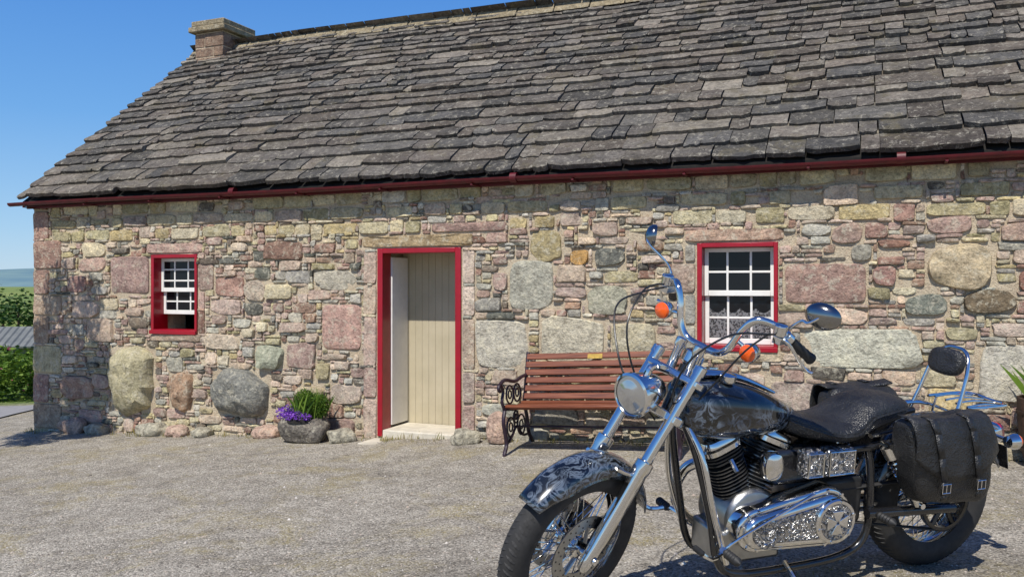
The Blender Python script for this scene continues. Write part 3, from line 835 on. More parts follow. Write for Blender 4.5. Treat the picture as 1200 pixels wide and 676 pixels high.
Mw=Matrix.Translation((fx,fy,zf_+0.0))@Matrix.Rotation(ang,4,'Z')@Matrix.Rotation(-pitch,4,'Y')@Matrix.Rotation(LEAN,4,'X')
bike.matrix_world=Mw
RA=R(32); ax=Vector((math.sin(RA),0,math.cos(RA))); HP=Vector((0.45,0,0.90))
fe=bpy.data.objects.new('front_end',None); scene.collection.objects.link(fe); fe.parent=bike
fe.matrix_local=Matrix.Translation(HP)@Matrix.Rotation(R(25),4,ax)@Matrix.Translation(-HP)
Y=Vector((0,1,0))
FA=Vector((0,0,0.335))
def tyre(c,Ro,hw,name,par,sidew):
    b=MB(); prof=[]; N=14
    for i in range(N+1):
        a=-math.pi/2+math.pi*i/N
        prof.append((hw*math.sin(a)*1.0, Ro-sidew*(1-math.cos(a)**0.75 if math.cos(a)>0 else 1)))
    prof=[(-hw*0.72,Ro-sidew-0.03)]+prof+[(hw*0.72,Ro-sidew-0.03)]
    b.rev(Vector(c),Y,prof,96,cap=False)
    b.obj(name,M_rub,par)
    b=MB()
    for i in range(72):
        a=2*math.pi*i/72
        for sgn in(-1,1):
            aa=a+sgn*0.02
            pts=[]
            for k in range(4):
                yy=sgn*hw*(0.08+0.62*k/3); ang2=math.asin(min(0.99,abs(yy)/hw)); rad=Ro-sidew*(1-math.cos(ang2)**0.75)-0.003
                ph=aa+0.018*k
                pts.append(Vector(c)+Vector((math.cos(ph)*rad,yy,math.sin(ph)*rad)))
            b.tube(pts,[0.004,0.007,0.007,0.004],4)
    b.obj(name+'_tread',M_rub,par,smooth=False)
tyre(FA,0.335,0.054,'front_tyre',fe,0.07)
b=MB(); b.rev(FA,Y,[(-0.036,0.266),(-0.034,0.254),(-0.02,0.247),(0.02,0.247),(0.034,0.254),(0.036,0.266)],72,cap=False); b.torus(FA+Y*0.036,Y,0.26,0.005,0.007,72,8); b.torus(FA-Y*0.036,Y,0.26,0.005,0.007,72,8)
b.rev(FA,Y,[(-0.05,0.03),(-0.045,0.045),(-0.03,0.045),(-0.025,0.025),(0.025,0.025),(0.03,0.045),(0.045,0.045),(0.05,0.03)],28)
b.obj('front_rim_and_hub',M_chrome,fe)
def spokes(c,rh,rrim,wh,n,name,par):
    b=MB()
    for i in range(n):
        a=2*math.pi*i/n; sg=-1 if i%2 else 1; tw=0.42*(1 if (i//2)%2 else -1)
        p0=Vector(c)+Vector((math.cos(a)*rh,sg*wh,math.sin(a)*rh)); p1=Vector(c)+Vector((math.cos(a+tw)*rrim,sg*0.008,math.sin(a+tw)*rrim))
        b.cyl(p0,p1,0.0022,n=5)
    b.obj(name,M_chrome,par)
spokes(FA,0.042,0.249,0.038,40,'front_spokes',fe)
def disc(c,y,r,par,name):
    b=MB()
    o=Vector(c)+Y*y
    b.rev(o,Y,[(-0.0025,r*0.66),(-0.0025,r),(0.0025,r),(0.0025,r*0.66),(-0.0025,r*0.66)],56,cap=False)
    for i in range(5):
        a=2*math.pi*i/5; b.tube([o+Vector((math.cos(a)*0.035,0,math.sin(a)*0.035)),o+Vector((math.cos(a+0.2)*r*0.72,0,math.sin(a+0.2)*r*0.72))],0.010,6,flat=0.4)
    b.obj(name,M_alu,par)
    b=MB()
    for i in range(40):
        a=2*math.pi*i/40; q=r*(0.76 if i%2 else 0.9); b.cyl(o+Vector((math.cos(a)*q,-0.0035,math.sin(a)*q)),o+Vector((math.cos(a)*q,0.0035,math.sin(a)*q)),0.004,n=8)
    b.obj(name+'_holes',M_blk,par)
disc(FA,-0.062,0.146,fe,'front_disc'); disc(FA,0.062,0.146,fe,'front_disc')
def A(t,off=0.0,y=0.0):
    return FA+ax*t+Vector((math.cos(RA),0,-math.sin(RA)))*off+Y*y
for sg in(-1,1):
    y=sg*0.105
    b=MB(); b.rev(A(-0.06,0.0,y),ax,[(0,0.012),(0.01,0.022),(0.05,0.028),(0.1,0.028),(0.14,0.031),(0.42,0.031),(0.435,0.035),(0.47,0.035),(0.475,0.024)],24); b.obj('fork_slider',M_chrome,fe)
    b=MB(); b.cyl(A(0.4,0,y),A(0.80,0,y),0.0215,n=20); b.rev(A(0.79,0,y),ax,[(0,0.026),(0.03,0.026),(0.035,0.02),(0.04,0)],20); b.obj('fork_tube',M_chrome,fe)
    b=MB(); b.rev(A(0.03,0.055,sg*0.075),Y,[(-0.03,0.028),(-0.024,0.04),(0.024,0.04),(0.03,0.028)],18,e=3.5); b.tube([A(0.03,0.055,y),A(0.02,0,y)],0.018,8); b.box(A(0.10,0.06,sg*0.07),(0.06,0.055,0.1),Matrix.Rotation(RA,3,'Y')); b.obj('brake_caliper',M_blk,fe,bevel=0.006)
b=MB(); b.cyl(FA-Y*0.13,FA+Y*0.13,0.012); b.rev(FA-Y*0.135,Y,[(-0.012,0.0),(-0.008,0.014),(0,0.016)],12); b.obj('front_axle',M_chrome,fe)
b=MB()
for t_,h in((0.60,0.035),(0.755,0.028)):
    secs=[]
    for hh in(-h/2,h/2):
        ring=[]
        for i in range(28):
            a=2*math.pi*i/28; c,s_=math.cos(a),math.sin(a); yy=math.copysign(abs(s_)**0.6,s_)*0.14; off=0.02+math.copysign(abs(c)**0.8,c)*0.05
            ring.append(A(t_+hh,off,yy))
        secs.append(ring)
    b.loft(secs)
b.obj('triple_clamps',M_chrome,fe,bevel=0.006)
def fender(c,Rf,hw,a0,a1,name,mat,par,n=30,drop=0.05):
    b=MB(); M=13
    vs=[];fs=[]
    for i in range(n+1):
        a=R(a0+(a1-a0)*i/n)
        ed=min(i,n-i)/n
        ww=hw*(0.75+0.25*min(1,ed*6))
        dr=drop*(0.35+0.65*min(1,ed*5))
        for k in range(M):
            t=-1+2*k/(M-1); ph=t*math.pi/2
            yy=ww*math.copysign(abs(math.sin(ph))**0.85,t); rad=Rf-dr*(1-max(0,math.cos(ph))**0.8)
            vs.append(Vector(c)+Vector((math.cos(a)*rad,yy,math.sin(a)*rad)))
    for i in range(n):
        for k in range(M-1): o=i*M+k; fs.append((o,o+1,o+M+1,o+M))
    b.add(vs,fs); return b.obj(name,mat,par,solid=0.005)
fender(FA,0.372,0.074,8,136,'front_fender',M_air,fe,drop=0.065)
b=MB()
for sg in(-1,1):
    b.tube([A(0.36,0,sg*0.105),A(0.34,-0.03,sg*0.09),FA+Vector((math.cos(R(75))*0.35,sg*0.076,math.sin(R(75))*0.35))],0.008,8,3)
b.obj('fender_stays',M_chrome,fe)
HL=Vector((0.225,0,0.92)); fd=Vector((-1,0,-0.03)).normalized()
b=MB(); b.rev(HL,fd,[(-0.13,0.0),(-0.125,0.025),(-0.10,0.05),(-0.06,0.068),(-0.01,0.078),(0.02,0.08),(0.024,0.086),(0.04,0.086),(0.045,0.077),(0.041,0.074)],40,cap=False); b.obj('headlamp_shell',M_chrome,fe)
b=MB(); b.rev(HL,fd,[(0.038,0.075),(0.046,0.058),(0.052,0.03),(0.054,0)],40,cap=False); b.obj('headlamp_lens',M_lens,fe)
b=MB(); b.tube([HL+Vector((0.03,0,0.07)),HL+Vector((0.06,0,0.10)),A(0.755,0.02)],0.014,8,4); b.tube([HL+Vector((0.04,0,-0.06)),A(0.6,0)],0.016,8)
b.obj('headlamp_bracket',M_chrome,fe)
b=MB()
for sg in(-1,1):
    b.rev(A(0.765,0.045,sg*0.045),Vector((0.35,0,1)),[(0,0.02),(0.09,0.018),(0.1,0.024),(0.13,0.024),(0.135,0.015)],16)
b.obj('bar_risers',M_chrome,fe)
hb=[(0.56,0,1.055),(0.56,0.075,1.06),(0.56,0.12,1.10),(0.57,0.155,1.19),(0.585,0.195,1.24),(0.63,0.25,1.23),(0.70,0.305,1.165),(0.77,0.345,1.115)]
full=[(x,-y,z) for x,y,z in hb[::-1]]+hb[1:]
b=MB(); b.tube(full,0.0145,12,6); b.obj('handlebar',M_chrome,fe)
for sg in(-1,1):
    q0=Vector((0.68,sg*0.29,1.182)); q1=Vector((0.785,sg*0.354,1.10)); d=(q1-q0).normalized()
    b=MB(); b.rev(q0,d,[(0,0.012),(0.005,0.021)]+[(0.01+0.011*i,0.0205 if i%2 else 0.0185) for i in range(10)]+[(0.125,0.023),(0.13,0.021),(0.135,0.0)],18); b.obj('grip',M_grip,fe)
    b=MB(); c0=q0-d*0.03
    b.rev(c0,d,[(0,0.016),(0.002,0.026),(0.03,0.026),(0.033,0.016)],18); b.box(c0+Vector((-0.02,0,-0.01)),(0.06,0.035,0.03))
    b.rev(c0+Vector((-0.04,sg*0.0,0.03)),(0,0,1),[(-0.02,0.024),(0.02,0.026),(0.024,0.02)],16)
    b.tube([c0+Vector((-0.035,0,0)),c0+Vector((-0.03,sg*0.04,-0.01)),q1+Vector((-0.075,sg*0.0,-0.005)),q1+Vector((-0.06,sg*0.035,-0.02))],[0.007,0.007,0.006,0.008],8,5)
    b.obj('hand_control',M_chrome,fe,bevel=0.003)
    mc=Vector((0.68,sg*0.39,1.315)) if sg<0 else Vector((0.63,0.42,1.375))
    b=MB(); b.tube([c0+Vector((0,0,0.02)),c0+Vector((0.0,sg*0.05,0.08)),mc+Vector((-0.03,-sg*0.03,-0.03)),mc+Vector((-0.02,0,0))],0.0055,8,5); b.obj('mirror_stem',M_chrome,fe)
    nd=Vector((-1,-0.25,-0.05)).normalized() if sg<0 else Vector((-0.75,0.75,0)).normalized(); u,v,w=frame(nd)
    b=MB(); secs=[]; k_=1.0 if sg<0 else 0.75
    for d_,r_ in((-0.02,0.97),(-0.012,1.0),(0.0,0.95),(0.014,0.7),(0.022,0.3),(0.024,0.01)):
        secs.append([mc+w*d_+u*(0.066*k_*r_*math.cos(2*math.pi*i/28))+v*(0.050*r_*math.sin(2*math.pi*i/28)) for i in range(28)])
    b.loft(secs); b.obj('mirror',M_mirror,fe)
    ic=Vector((0.57,-0.20,1.11)) if sg<0 else Vector((0.53,0.20,1.135))
    b=MB(); b.rev(ic,Vector((1,0,0)),[(-0.005,0.036),(0.0,0.038),(0.03,0.034),(0.05,0.02),(0.056,0)],24); b.tube([ic+Vector((0.02,0,0)),Vector((0.565,sg*0.14,1.14))],0.008,8); b.obj('indicator_body',M_chrome,fe)
    b=MB(); b.rev(ic,Vector((-1,0,0)),[(0.004,0.034),(0.014,0.031),(0.022,0.018),(0.024,0)],24); b.obj('indicator_lens',M_amber,fe)
b=MB()
def cab(p,r=0.004): b.tube(p,r,6,8)
for sg in(-1,1):
    g0=Vector((0.65,sg*0.27,1.2))
    cab([g0,g0+Vector((-0.1,-sg*0.0,0.02)),(0.40,sg*0.22,1.22),(0.28,sg*0.16,1.12),(0.30,sg*0.1,0.95),(0.42,sg*0.06,0.80)])
cab([(0.65,0.27,1.2),(0.5,0.30,1.18),(0.30,0.25,1.16),(0.20,0.10,1.02),(0.26,0.05,0.9),(0.4,0.03,0.75)])
cab([(0.62,-0.24,1.2),(0.52,-0.22,1.14),(0.48,-0.16,1.0),(0.44,-0.1,0.85),(0.48,-0.08,0.72)])
cab([A(0.1,0.07,-0.09),A(0.3,0.07,-0.1),A(0.5,0.06,-0.08),A(0.7,0.05,-0.06)])
b.obj('cables',M_cable,fe)
b=MB(); b.rev((0.52,0,1.02),Vector((0.5,0,1)),[(-0.05,0.02),(-0.03,0.042),(0.01,0.045),(0.014,0.04),(0.01,0)],28); b.obj('speedometer',M_chrome,fe)
# ---- frame
b=MB()
b.tube([(0.42,0,0.80),(0.50,0,0.98)],0.034,12)
b.tube([(0.46,0,0.86),(0.62,0,0.80),(0.95,0,0.70),(1.12,0,0.62),(1.22,0,0.45)],0.024,10,5)
for sg in(-1,1):
    b.tube([(0.45,sg*0.02,0.82),(0.50,sg*0.09,0.65),(0.56,sg*0.12,0.40),(0.60,sg*0.12,0.22),(0.68,sg*0.12,0.15),(0.9,sg*0.12,0.14),(1.2,sg*0.12,0.16),(1.32,sg*0.12,0.25),(1.32,sg*0.12,0.5),(1.30,sg*0.11,0.62)],0.016,10,5)
    b.tube([(1.05,sg*0.05,0.62),(1.3,sg*0.12,0.62),(1.75,sg*0.12,0.68)],0.016,10,4)
    b.tube([(1.30,sg*0.14,0.34),(1.5,sg*0.15,0.335),(1.75,sg*0.15,0.32)],0.022,10)
b.obj('frame',M_blk,bike)
# ---- engine
b=MB(); EC=Vector((0.765,0,0.365))
b.rev(EC-Y*0.12,Y,[(0,0.10),(0.01,0.125),(0.23,0.125),(0.24,0.10)],40)
b.box((0.95,0,0.33),(0.30,0.2,0.2)); b.box((0.76,0,0.25),(0.3,0.2,0.14))
b.obj('crankcase',M_alu,bike,bevel=0.015)
for name,an in(('front_cylinder',-23),('rear_cylinder',23)):
    d=Vector((math.sin(R(an)),0,math.cos(R(an)))); o=EC+d*0.10
    b=MB(); pr=[(0,0.055)]
    for i in range(9):
        t_=0.012+0.0155*i; pr+=[(t_,0.058),(t_,0.082),(t_+0.005,0.082),(t_+0.005,0.058)]
    pr+=[(0.155,0.06)]
    b.rev(o,d,pr,36,e=3.0); b.obj(name,M_fin,bike,angle=20)
    b=MB()
    for i in range(9):
        t_=0.012+0.0155*i; c=o+d*(t_+0.0025)
        b.rev(c-d*0.0015,d,[(0,0.0815),(0,0.0835),(0.003,0.0835),(0.003,0.0815)],36,e=3.0,cap=False)
    b.obj(name+'_fin_edges',M_finedge,bike)
    b=MB(); pr=[(0.155,0.07)]
    for i in range(3):
        t_=0.162+0.015*i; pr+=[(t_,0.062),(t_,0.088),(t_+0.006,0.088),(t_+0.006,0.062)]
    b.rev(o,d,pr,36,e=3.2); b.obj(name+'_head',M_fin,bike,angle=20)
    b=MB(); b.rev(o,d,[(0.205,0.085),(0.208,0.09),(0.228,0.09),(0.234,0.08),(0.244,0.078),(0.256,0.07),(0.26,0.05)],36,e=3.6); b.obj(name+'_rocker_cover',M_chrome,bike)
    b=MB()
    for k in(-1,1): b.tube([EC+d*0.08+Vector((0.02*k,0.115,0)),o+d*0.2+Vector((0.02*k,0.105,0))],0.009,8)
    b.tube([o+d*0.17+Vector((0,-0.09,0)),o+d*0.15+Vector((0,-0.125,-0.02))],0.012,8)
    b.obj(name+'_pushrods',M_chrome,bike)
b=MB(); hc=Vector((0.80,-0.13,0.60))
secs=[]
for d_,r_ in((0,0.8),(0.01,0.97),(0.035,1.0),(0.05,0.9),(0.058,0.6),(0.061,0.02)):
    secs.append([hc+Vector((0.045*r_*math.copysign(abs(math.cos(a))**0.7,math.cos(a)),-d_,0.058*r_*math.copysign(abs(math.sin(a))**0.8,math.sin(a)))) for a in [2*math.pi*i/32 for i in range(32)]])
b.loft(secs); b.tube([hc,(0.78,0,0.58)],0.012,8); b.obj('horn_cover',M_chrome,bike)
b=MB(); b.rev((0.78,0.1,0.58),Y,[(0,0.08),(0.06,0.1),(0.09,0.09),(0.1,0.0)],32); b.obj('air_cleaner',M_chrome,bike)
def stadium(x0,z0,r0,x1,z1,r1,y,n=20):
    pts=[]
    for i in range(n+1):
        a=math.pi/2+math.pi*i/n; pts.append(Vector((x0+r0*math.cos(a),y,z0+r0*math.sin(a))))
    for i in range(n+1):
        a=-math.pi/2+math.pi*i/n; pts.append(Vector((x1+r1*math.cos(a),y,z1+r1*math.sin(a))))
    return pts
px0,pz0,pr0,px1,pz1,pr1=0.735,0.35,0.09,1.055,0.37,0.125
def SD(y,s): return stadium(px0,pz0,pr0-(1-s),px1,pz1,pr1-(1-s),y)
b=MB(); b.loft([SD(-0.10,1.0),SD(-0.175,1.0),SD(-0.185,0.994),SD(-0.188,0.985)]); b.loft([SD(-0.186,0.980),SD(-0.205,0.976),SD(-0.214,0.966),SD(-0.216,0.955)])
b.obj('primary_case',M_chrome,bike,angle=50)
b=MB(); b.loft([SD(-0.2155,0.952),SD(-0.2195,0.948)]); b.obj('primary_engraved_panel',M_engr,bike)
b=MB()
dc=Vector((1.07,-0.216,0.368)); b.rev(dc,-Y,[(0,0.094),(0.012,0.094),(0.018,0.088),(0.018,0.076),(0.014,0.074)],48,cap=False)
for i in range(6):
    a=2*math.pi*i/6+0.3; b.rev(dc+Vector((math.cos(a)*0.083,-0.016,math.sin(a)*0.083)),-Y,[(0,0.007),(0.006,0.006),(0.007,0)],10)
for i in range(12):
    p=stadium(px0,pz0,pr0-0.012,px1,pz1,pr1-0.012,-0.187,n=5)[i]
    b.rev(p,-Y,[(0,0.0075),(0.007,0.0065),(0.008,0)],10)
b.obj('derby_ring',M_chrome,bike)
b=MB(); b.rev(dc,-Y,[(0.013,0.0745),(0.017,0.072),(0.019,0.0)],40); b.obj('derby_plate',M_engr,bike)
b=MB()
for a in range(4):
    an=math.pi/2*a; c_,s_=math.cos(an),math.sin(an)
    q=[(0.006,0.008),(0.048,0.028),(0.048,-0.028),(0.006,-0.008)]
    pts=[(dc.x+x*c_-z*s_,z*c_+x*s_+dc.z) for x,z in q]
    b.loft([[Vector((x,dc.y-0.018,z)) for x,z in pts],[Vector((x,dc.y-0.026,z)) for x,z in pts]])
b.obj('derby_cross',M_chrome,bike,bevel=0.002)
b=MB(); b.rev((px0+0.02,-0.219,pz0),-Y,[(0,0.06),(0.006,0.06),(0.01,0.053),(0.010,0.04),(0.006,0.036),(0.006,0)],36); b.obj('stator_cover',M_engr,bike)
b=MB()
b.tube([(0.60,-0.12,0.28),(0.58,-0.2,0.29),(0.56,-0.22,0.31)],0.014,8,3)
b.tube([(0.57,-0.21,0.30),(0.50,-0.24,0.29),(0.42,-0.25,0.35)],[0.009,0.009,0.008],8,3)
b.tube([(0.57,-0.21,0.30),(0.64,-0.23,0.36),(0.95,-0.24,0.50)],0.006,8,3)
b.tube([(0.60,0.12,0.28),(0.58,0.22,0.30),(0.50,0.26,0.29),(0.43,0.27,0.34)],0.01,8,3)
b.tube([(0.46,-0.03,0.8),(0.50,-0.13,0.66),(0.54,-0.17,0.45),(0.62,-0.16,0.22)],0.013,10,5)
b.tube([(0.46,0.03,0.8),(0.50,0.13,0.66),(0.54,0.17,0.45),(0.62,0.16,0.22)],0.013,10,5)
b.obj('forward_controls',M_chrome,bike)
b=MB()
for q in((0.57,-0.22,0.30),(1.30,-0.2,0.36),(0.57,0.22,0.30)):
    s_=1 if q[1]>0 else -1
    b.rev(q,Y*s_,[(0,0.012)]+[(0.01+0.008*i,0.019 if i%2 else 0.015) for i in range(11)]+[(0.105,0.0)],14)
b.rev((0.42,-0.25,0.35),-Y,[(0,0.012),(0.05,0.012),(0.055,0)],12)
b.obj('footpegs',M_grip,bike)
b=MB(); b.tube([(0.92,-0.12,0.17),(0.93,-0.22,0.10),(0.92,-0.30,0.048),(0.97,-0.33,0.05)],0.011,8,4); b.obj('kick_stand',M_chrome,bike)
b=MB(); b.box((1.18,0,0.39),(0.24,0.22,0.2)); b.obj('gearbox',M_fin,bike,bevel=0.02,seg=3)
b=MB(); b.box((1.02,0,0.56),(0.34,0.2,0.16)); b.obj('oil_tank_core',M_blk,bike,bevel=0.03,seg=3)
b=MB()
SC=((0.945,1.035),(1.045,1.185))
for (xa,xb) in SC: b.bb(xa,xb,-0.185,-0.11,0.535,0.65)
b.obj('side_covers',M_engr,bike,bevel=0.018,seg=4)
b=MB()
for (xa,xb) in SC:
    b.tube([(xa+0.01,-0.186,0.545),(xb-0.01,-0.186,0.545),(xb-0.01,-0.186,0.64),(xa+0.01,-0.186,0.64)],0.005,8,closed=True)
b.obj('side_cover_trim',M_chrome,bike)
b=MB()
b.tube([(0.66,0.09,0.55),(0.60,0.15,0.50),(0.58,0.19,0.38),(0.66,0.2,0.25),(0.85,0.2,0.2),(1.1,0.2,0.22)],0.024,14,6)
b.tube([(1.0,0.09,0.55),(1.08,0.16,0.5),(1.10,0.2,0.40),(1.2,0.21,0.32),(1.3,0.21,0.31)],0.024,14,6)
b.rev((1.1,0.2,0.22),Vector((1,0,0.02)),[(0,0.026),(0.06,0.042),(0.9,0.046),(0.92,0.036),(0.9,0.03),(0.8,0.0)],28)
b.rev((1.25,0.21,0.32),Vector((1,0,0.02)),[(0,0.026),(0.06,0.042),(0.8,0.046),(0.82,0.036),(0.8,0.03),(0.7,0.0)],28)
b.obj('exhaust',M_chrome,bike)
def ring(x,hw,zt,zb,e=2.6,n=32,cy=0):
    out=[]
    zc=(zt+zb)/2; hh=(zt-zb)/2
    for i in range(n):
        a=2*math.pi*i/n; c,s_=math.cos(a),math.sin(a)
        out.append(Vector((x,cy+hw*math.copysign(abs(c)**(2/e),c),zc+hh*math.copysign(abs(s_)**(2/e),s_))))
    return out
b=MB(); tk=[(0.42,0.03,0.885,0.80),(0.43,0.07,0.91,0.77),(0.46,0.105,0.925,0.735),(0.52,0.135,0.935,0.70),(0.60,0.15,0.935,0.685),(0.70,0.15,0.915,0.685),(0.80,0.135,0.885,0.69),(0.88,0.11,0.845,0.695),(0.95,0.08,0.81,0.70),(0.99,0.05,0.78,0.70),(1.0,0.02,0.76,0.715)]
b.loft([ring(*q,e=2.5) for q in tk]); b.obj('fuel_tank',M_air,bike,sub=1,angle=80)
b=MB()
for sg in(-1,1): b.rev((0.64,sg*0.06,0.925),Vector((0.05,sg*0.15,1)),[(0,0.03),(0.015,0.034),(0.028,0.032),(0.034,0.0)],28)
b.tube([(0.46,0,0.925),(0.56,0,0.947),(0.72,0,0.925),(0.9,0,0.85)],[0.02,0.035,0.03,0.015],12,5,flat=0.5)
b.obj('tank_console',M_chrome,bike)
b=MB(); st=[(0.89,0.05,0.79,0.73),(0.92,0.10,0.80,0.70),(0.99,0.135,0.775,0.67),(1.07,0.155,0.74,0.655),(1.14,0.165,0.725,0.645),(1.21,0.165,0.735,0.645),(1.265,0.15,0.78,0.65),(1.31,0.135,0.812,0.67),(1.39,0.13,0.82,0.69),(1.46,0.12,0.815,0.71),(1.52,0.10,0.80,0.73),(1.54,0.05,0.785,0.745)]
b.loft([ring(*q,e=2.7) for q in st]); b.obj('seat',M_lea,bike,sub=1,angle=80)
b=MB()
for sg in(-1,1): b.tube([(q[0],sg*q[1]*1.0,(q[2]+q[3])/2+0.005) for q in st[1:-1]],0.005,6,3)
b.obj('seat_piping',M_lea,bike)
RX=Vector((1.75,0,0.325))
tyre(RX,0.325,0.068,'rear_tyre',bike,0.09)
b=MB(); b.rev(RX,Y,[(-0.05,0.225),(-0.048,0.21),(-0.03,0.20),(0.03,0.20),(0.048,0.21),(0.05,0.225)],64,cap=False); b.torus(RX+Y*0.05,Y,0.22,0.005,0.008,64,8); b.torus(RX-Y*0.05,Y,0.22,0.005,0.008,64,8)
b.rev(RX,Y,[(-0.08,0.03),(-0.06,0.05),(0.06,0.05),(0.08,0.03)],28); b.obj('rear_rim_and_hub',M_chrome,bike)
spokes(RX,0.048,0.205,0.05,40,'rear_spokes',bike)
b=MB(); b.rev(RX-Y*0.10,Y,[(-0.012,0.11),(-0.012,0.125),(0.012,0.125),(0.012,0.11),(-0.012,0.11)],60,cap=False)
for i in range(6):
    a=i*math.pi/3; b.tube([RX-Y*0.1,RX-Y*0.1+Vector((math.cos(a)*0.115,0,math.sin(a)*0.115))],0.012,6)
b.obj('drive_pulley',M_blk,bike)
b=MB(); b.loft([stadium(1.12,0.38,0.06,RX.x,RX.z,0.128,y) for y in(-0.088,-0.112)],cap=False); b.obj('drive_belt',M_rub,bike,solid=0.006)
disc(RX,0.10,0.146,bike,'rear_disc')
fender(RX,0.375,0.10,20,165,'rear_fender',M_air,bike,drop=0.09)
b=MB()
for sg in(-1,1):
    y=sg*0.125
    b.tube([(1.30,y,0.67),(1.55,y,0.705),(1.78,y,0.715),(1.98,y,0.65)],[0.016,0.018,0.018,0.012],10,5,flat=0.6)
b.obj('fender_struts',M_chrome,bike)
for sg in(-1,1):
    p0=Vector((1.34,sg*0.175,0.645)); p1=Vector((1.53,sg*0.175,0.37)); d=(p1-p0).normalized(); L=(p1-p0).length
    b=MB(); b.rev(p0,d,[(0,0.03),(0.06,0.032),(0.065,0.014),(L-0.06,0.014),(L-0.055,0.024),(L,0.02)],20)
    u,v,w=frame(d); hel=[p0+d*(0.07+(L-0.13)*i/160)+(u*math.cos(i/160*2*math.pi*9)+v*math.sin(i/160*2*math.pi*9))*0.027 for i in range(161)]
    b.tube(hel,0.0052,6); b.cyl(p0-Y*0.03,p0+Y*0.03,0.012); b.cyl(p1-Y*0.03,p1+Y*0.03,0.012)
    b.obj('shock_absorber',M_chrome,bike)
# saddlebags
def rrect(cx,cy,z,hx,hy,n=32,e=5):
    out=[]
    for i in range(n):
        a=2*math.pi*(i+0.5)/n
        out.append(Vector((cx+hx*math.copysign(abs(math.cos(a))**(2/e),math.cos(a)),cy+hy*math.copysign(abs(math.sin(a))**(2/e),math.sin(a)),z+0.012*math.sin(a*2))))
    return out
SHR=0.24; DZ=0.03
for sg in(-1,1):
    cy=sg*0.235; cx=1.565
    b=MB(); secs=[(0.375,0.12,0.03),(0.38,0.15,0.052),(0.41,0.185,0.07),(0.49,0.205,0.082),(0.58,0.207,0.084),(0.68,0.20,0.076),(0.73,0.19,0.06),(0.748,0.16,0.035)]
    b.loft([rrect(cx+SHR*(0.6-z),cy,z+DZ,hx,hy) for z,hx,hy in secs]); b.obj('saddlebag',M_lea,bike,sub=1,angle=60)
    vs=[];fs=[];NU,NV=20,14
    path=[(-0.01,0.752),(0.045,0.758),(0.074,0.742),(0.090,0.70),(0.096,0.65),(0.099,0.60),(0.098,0.55),(0.096,0.50)]
    for j in range(NV+1):
        t_=j/NV
        for i in range(NU+1):
            f=-1+2*i/NU
            q=t_*(len(path)-1); k=min(int(q),len(path)-2); yy=path[k][0]+(path[k+1][0]-path[k][0])*(q-k); zz=path[k][1]+(path[k+1][1]-path[k][1])*(q-k)
            hx=0.185+0.03*t_
            if t_>0.45: zz+= (abs(f)**2.2)*0.10*(t_-0.45)/0.55
            yy+=0.004*math.sin(f*7+t_*4)
            vs.append((cx+f*hx+SHR*(0.6-zz),cy+sg*(yy-0.010*abs(f)**4),zz+DZ-0.012*(1-f*f)*(1 if t_<0.2 else 0.3)))
    for j in range(NV):
        for i in range(NU): o=j*(NU+1)+i; fs.append((o,o+1,o+NU+2,o+NU+1))
    b=MB(); b.add(vs,fs); b.obj('saddlebag_flap',M_lea,bike,solid=0.007)
    b=MB(); c=MB()
    for dx in(-0.10,0.08):
        pth=[(0.03,0.755),(0.078,0.752),(0.100,0.70),(0.107,0.60),(0.106,0.50),(0.096,0.44),(0.088,0.415)]
        xc=cx+dx; hw=0.015
        for k in range(len(pth)-1):
            (y0_,z0_),(y1_,z1_)=pth[k],pth[k+1]
            o0=cy+sg*y0_;o1=cy+sg*y1_; e0=SHR*(0.6-z0_); e1=SHR*(0.6-z1_)
            b.add([(xc-hw+e0,o0,z0_+DZ),(xc+hw+e0,o0,z0_+DZ),(xc+hw+e1,o1,z1_+DZ),(xc-hw+e1,o1,z1_+DZ)],[(0,1,2,3)])
        zc=0.475; yb=cy+sg*0.112; xb_=xc+SHR*(0.6-zc); zc+=DZ
        c.tube([(xb_-0.02,yb,zc-0.018),(xb_+0.02,yb,zc-0.018),(xb_+0.02,yb,zc+0.018),(xb_-0.02,yb,zc+0.018)],0.003,6,closed=True); c.tube([(xb_,yb,zc-0.018),(xb_,yb,zc+0.018)],0.0025,6)
    b.obj('saddlebag_straps',M_lea,bike,solid=0.004,recalc=False); c.obj('saddlebag_buckles',M_chrome,bike)
b=MB()
full=[(1.72,-0.125,0.66),(1.77,-0.115,0.78),(1.81,-0.10,0.90),(1.84,-0.06,0.975),(1.845,0,0.99),(1.84,0.06,0.975),(1.81,0.10,0.90),(1.77,0.115,0.78),(1.72,0.125,0.66)]
b.tube(full,0.009,10,6); b.obj('sissy_bar',M_chrome,bike)
b=MB(); secs=[]
for t_,hw,hh in((-0.035,0.06,0.036),(-0.03,0.085,0.056),(-0.01,0.095,0.062),(0.012,0.09,0.058),(0.025,0.07,0.04)):
    dirx=Vector((0.97,0,-0.22)); upv=Vector((0.22,0,0.97)); c=Vector((1.80,0,0.93))
    secs.append([c+dirx*t_+Y*(hw*math.copysign(abs(math.cos(a))**0.7,math.cos(a)))+upv*(hh*math.copysign(abs(math.sin(a))**0.7,math.sin(a))) for a in [2*math.pi*i/28 for i in range(28)]])
b.loft(secs); b.obj('backrest_pad',M_lea,bike,sub=1,angle=80)
b=MB()
for y in(-0.09,-0.03,0.03,0.09): b.tube([(1.84,y,0.745),(1.94,y,0.75),(2.06,y,0.735)],0.005,8,3)
b.tube([(1.82,-0.11,0.745),(2.04,-0.11,0.745),(2.08,0,0.735),(2.04,0.11,0.745),(1.82,0.11,0.745)],0.007,8,5)
for y in(-0.1,0.1): b.tube([(1.86,y,0.745),(1.84,y,0.67)],0.006,8)
b.obj('luggage_rack',M_chrome,bike)
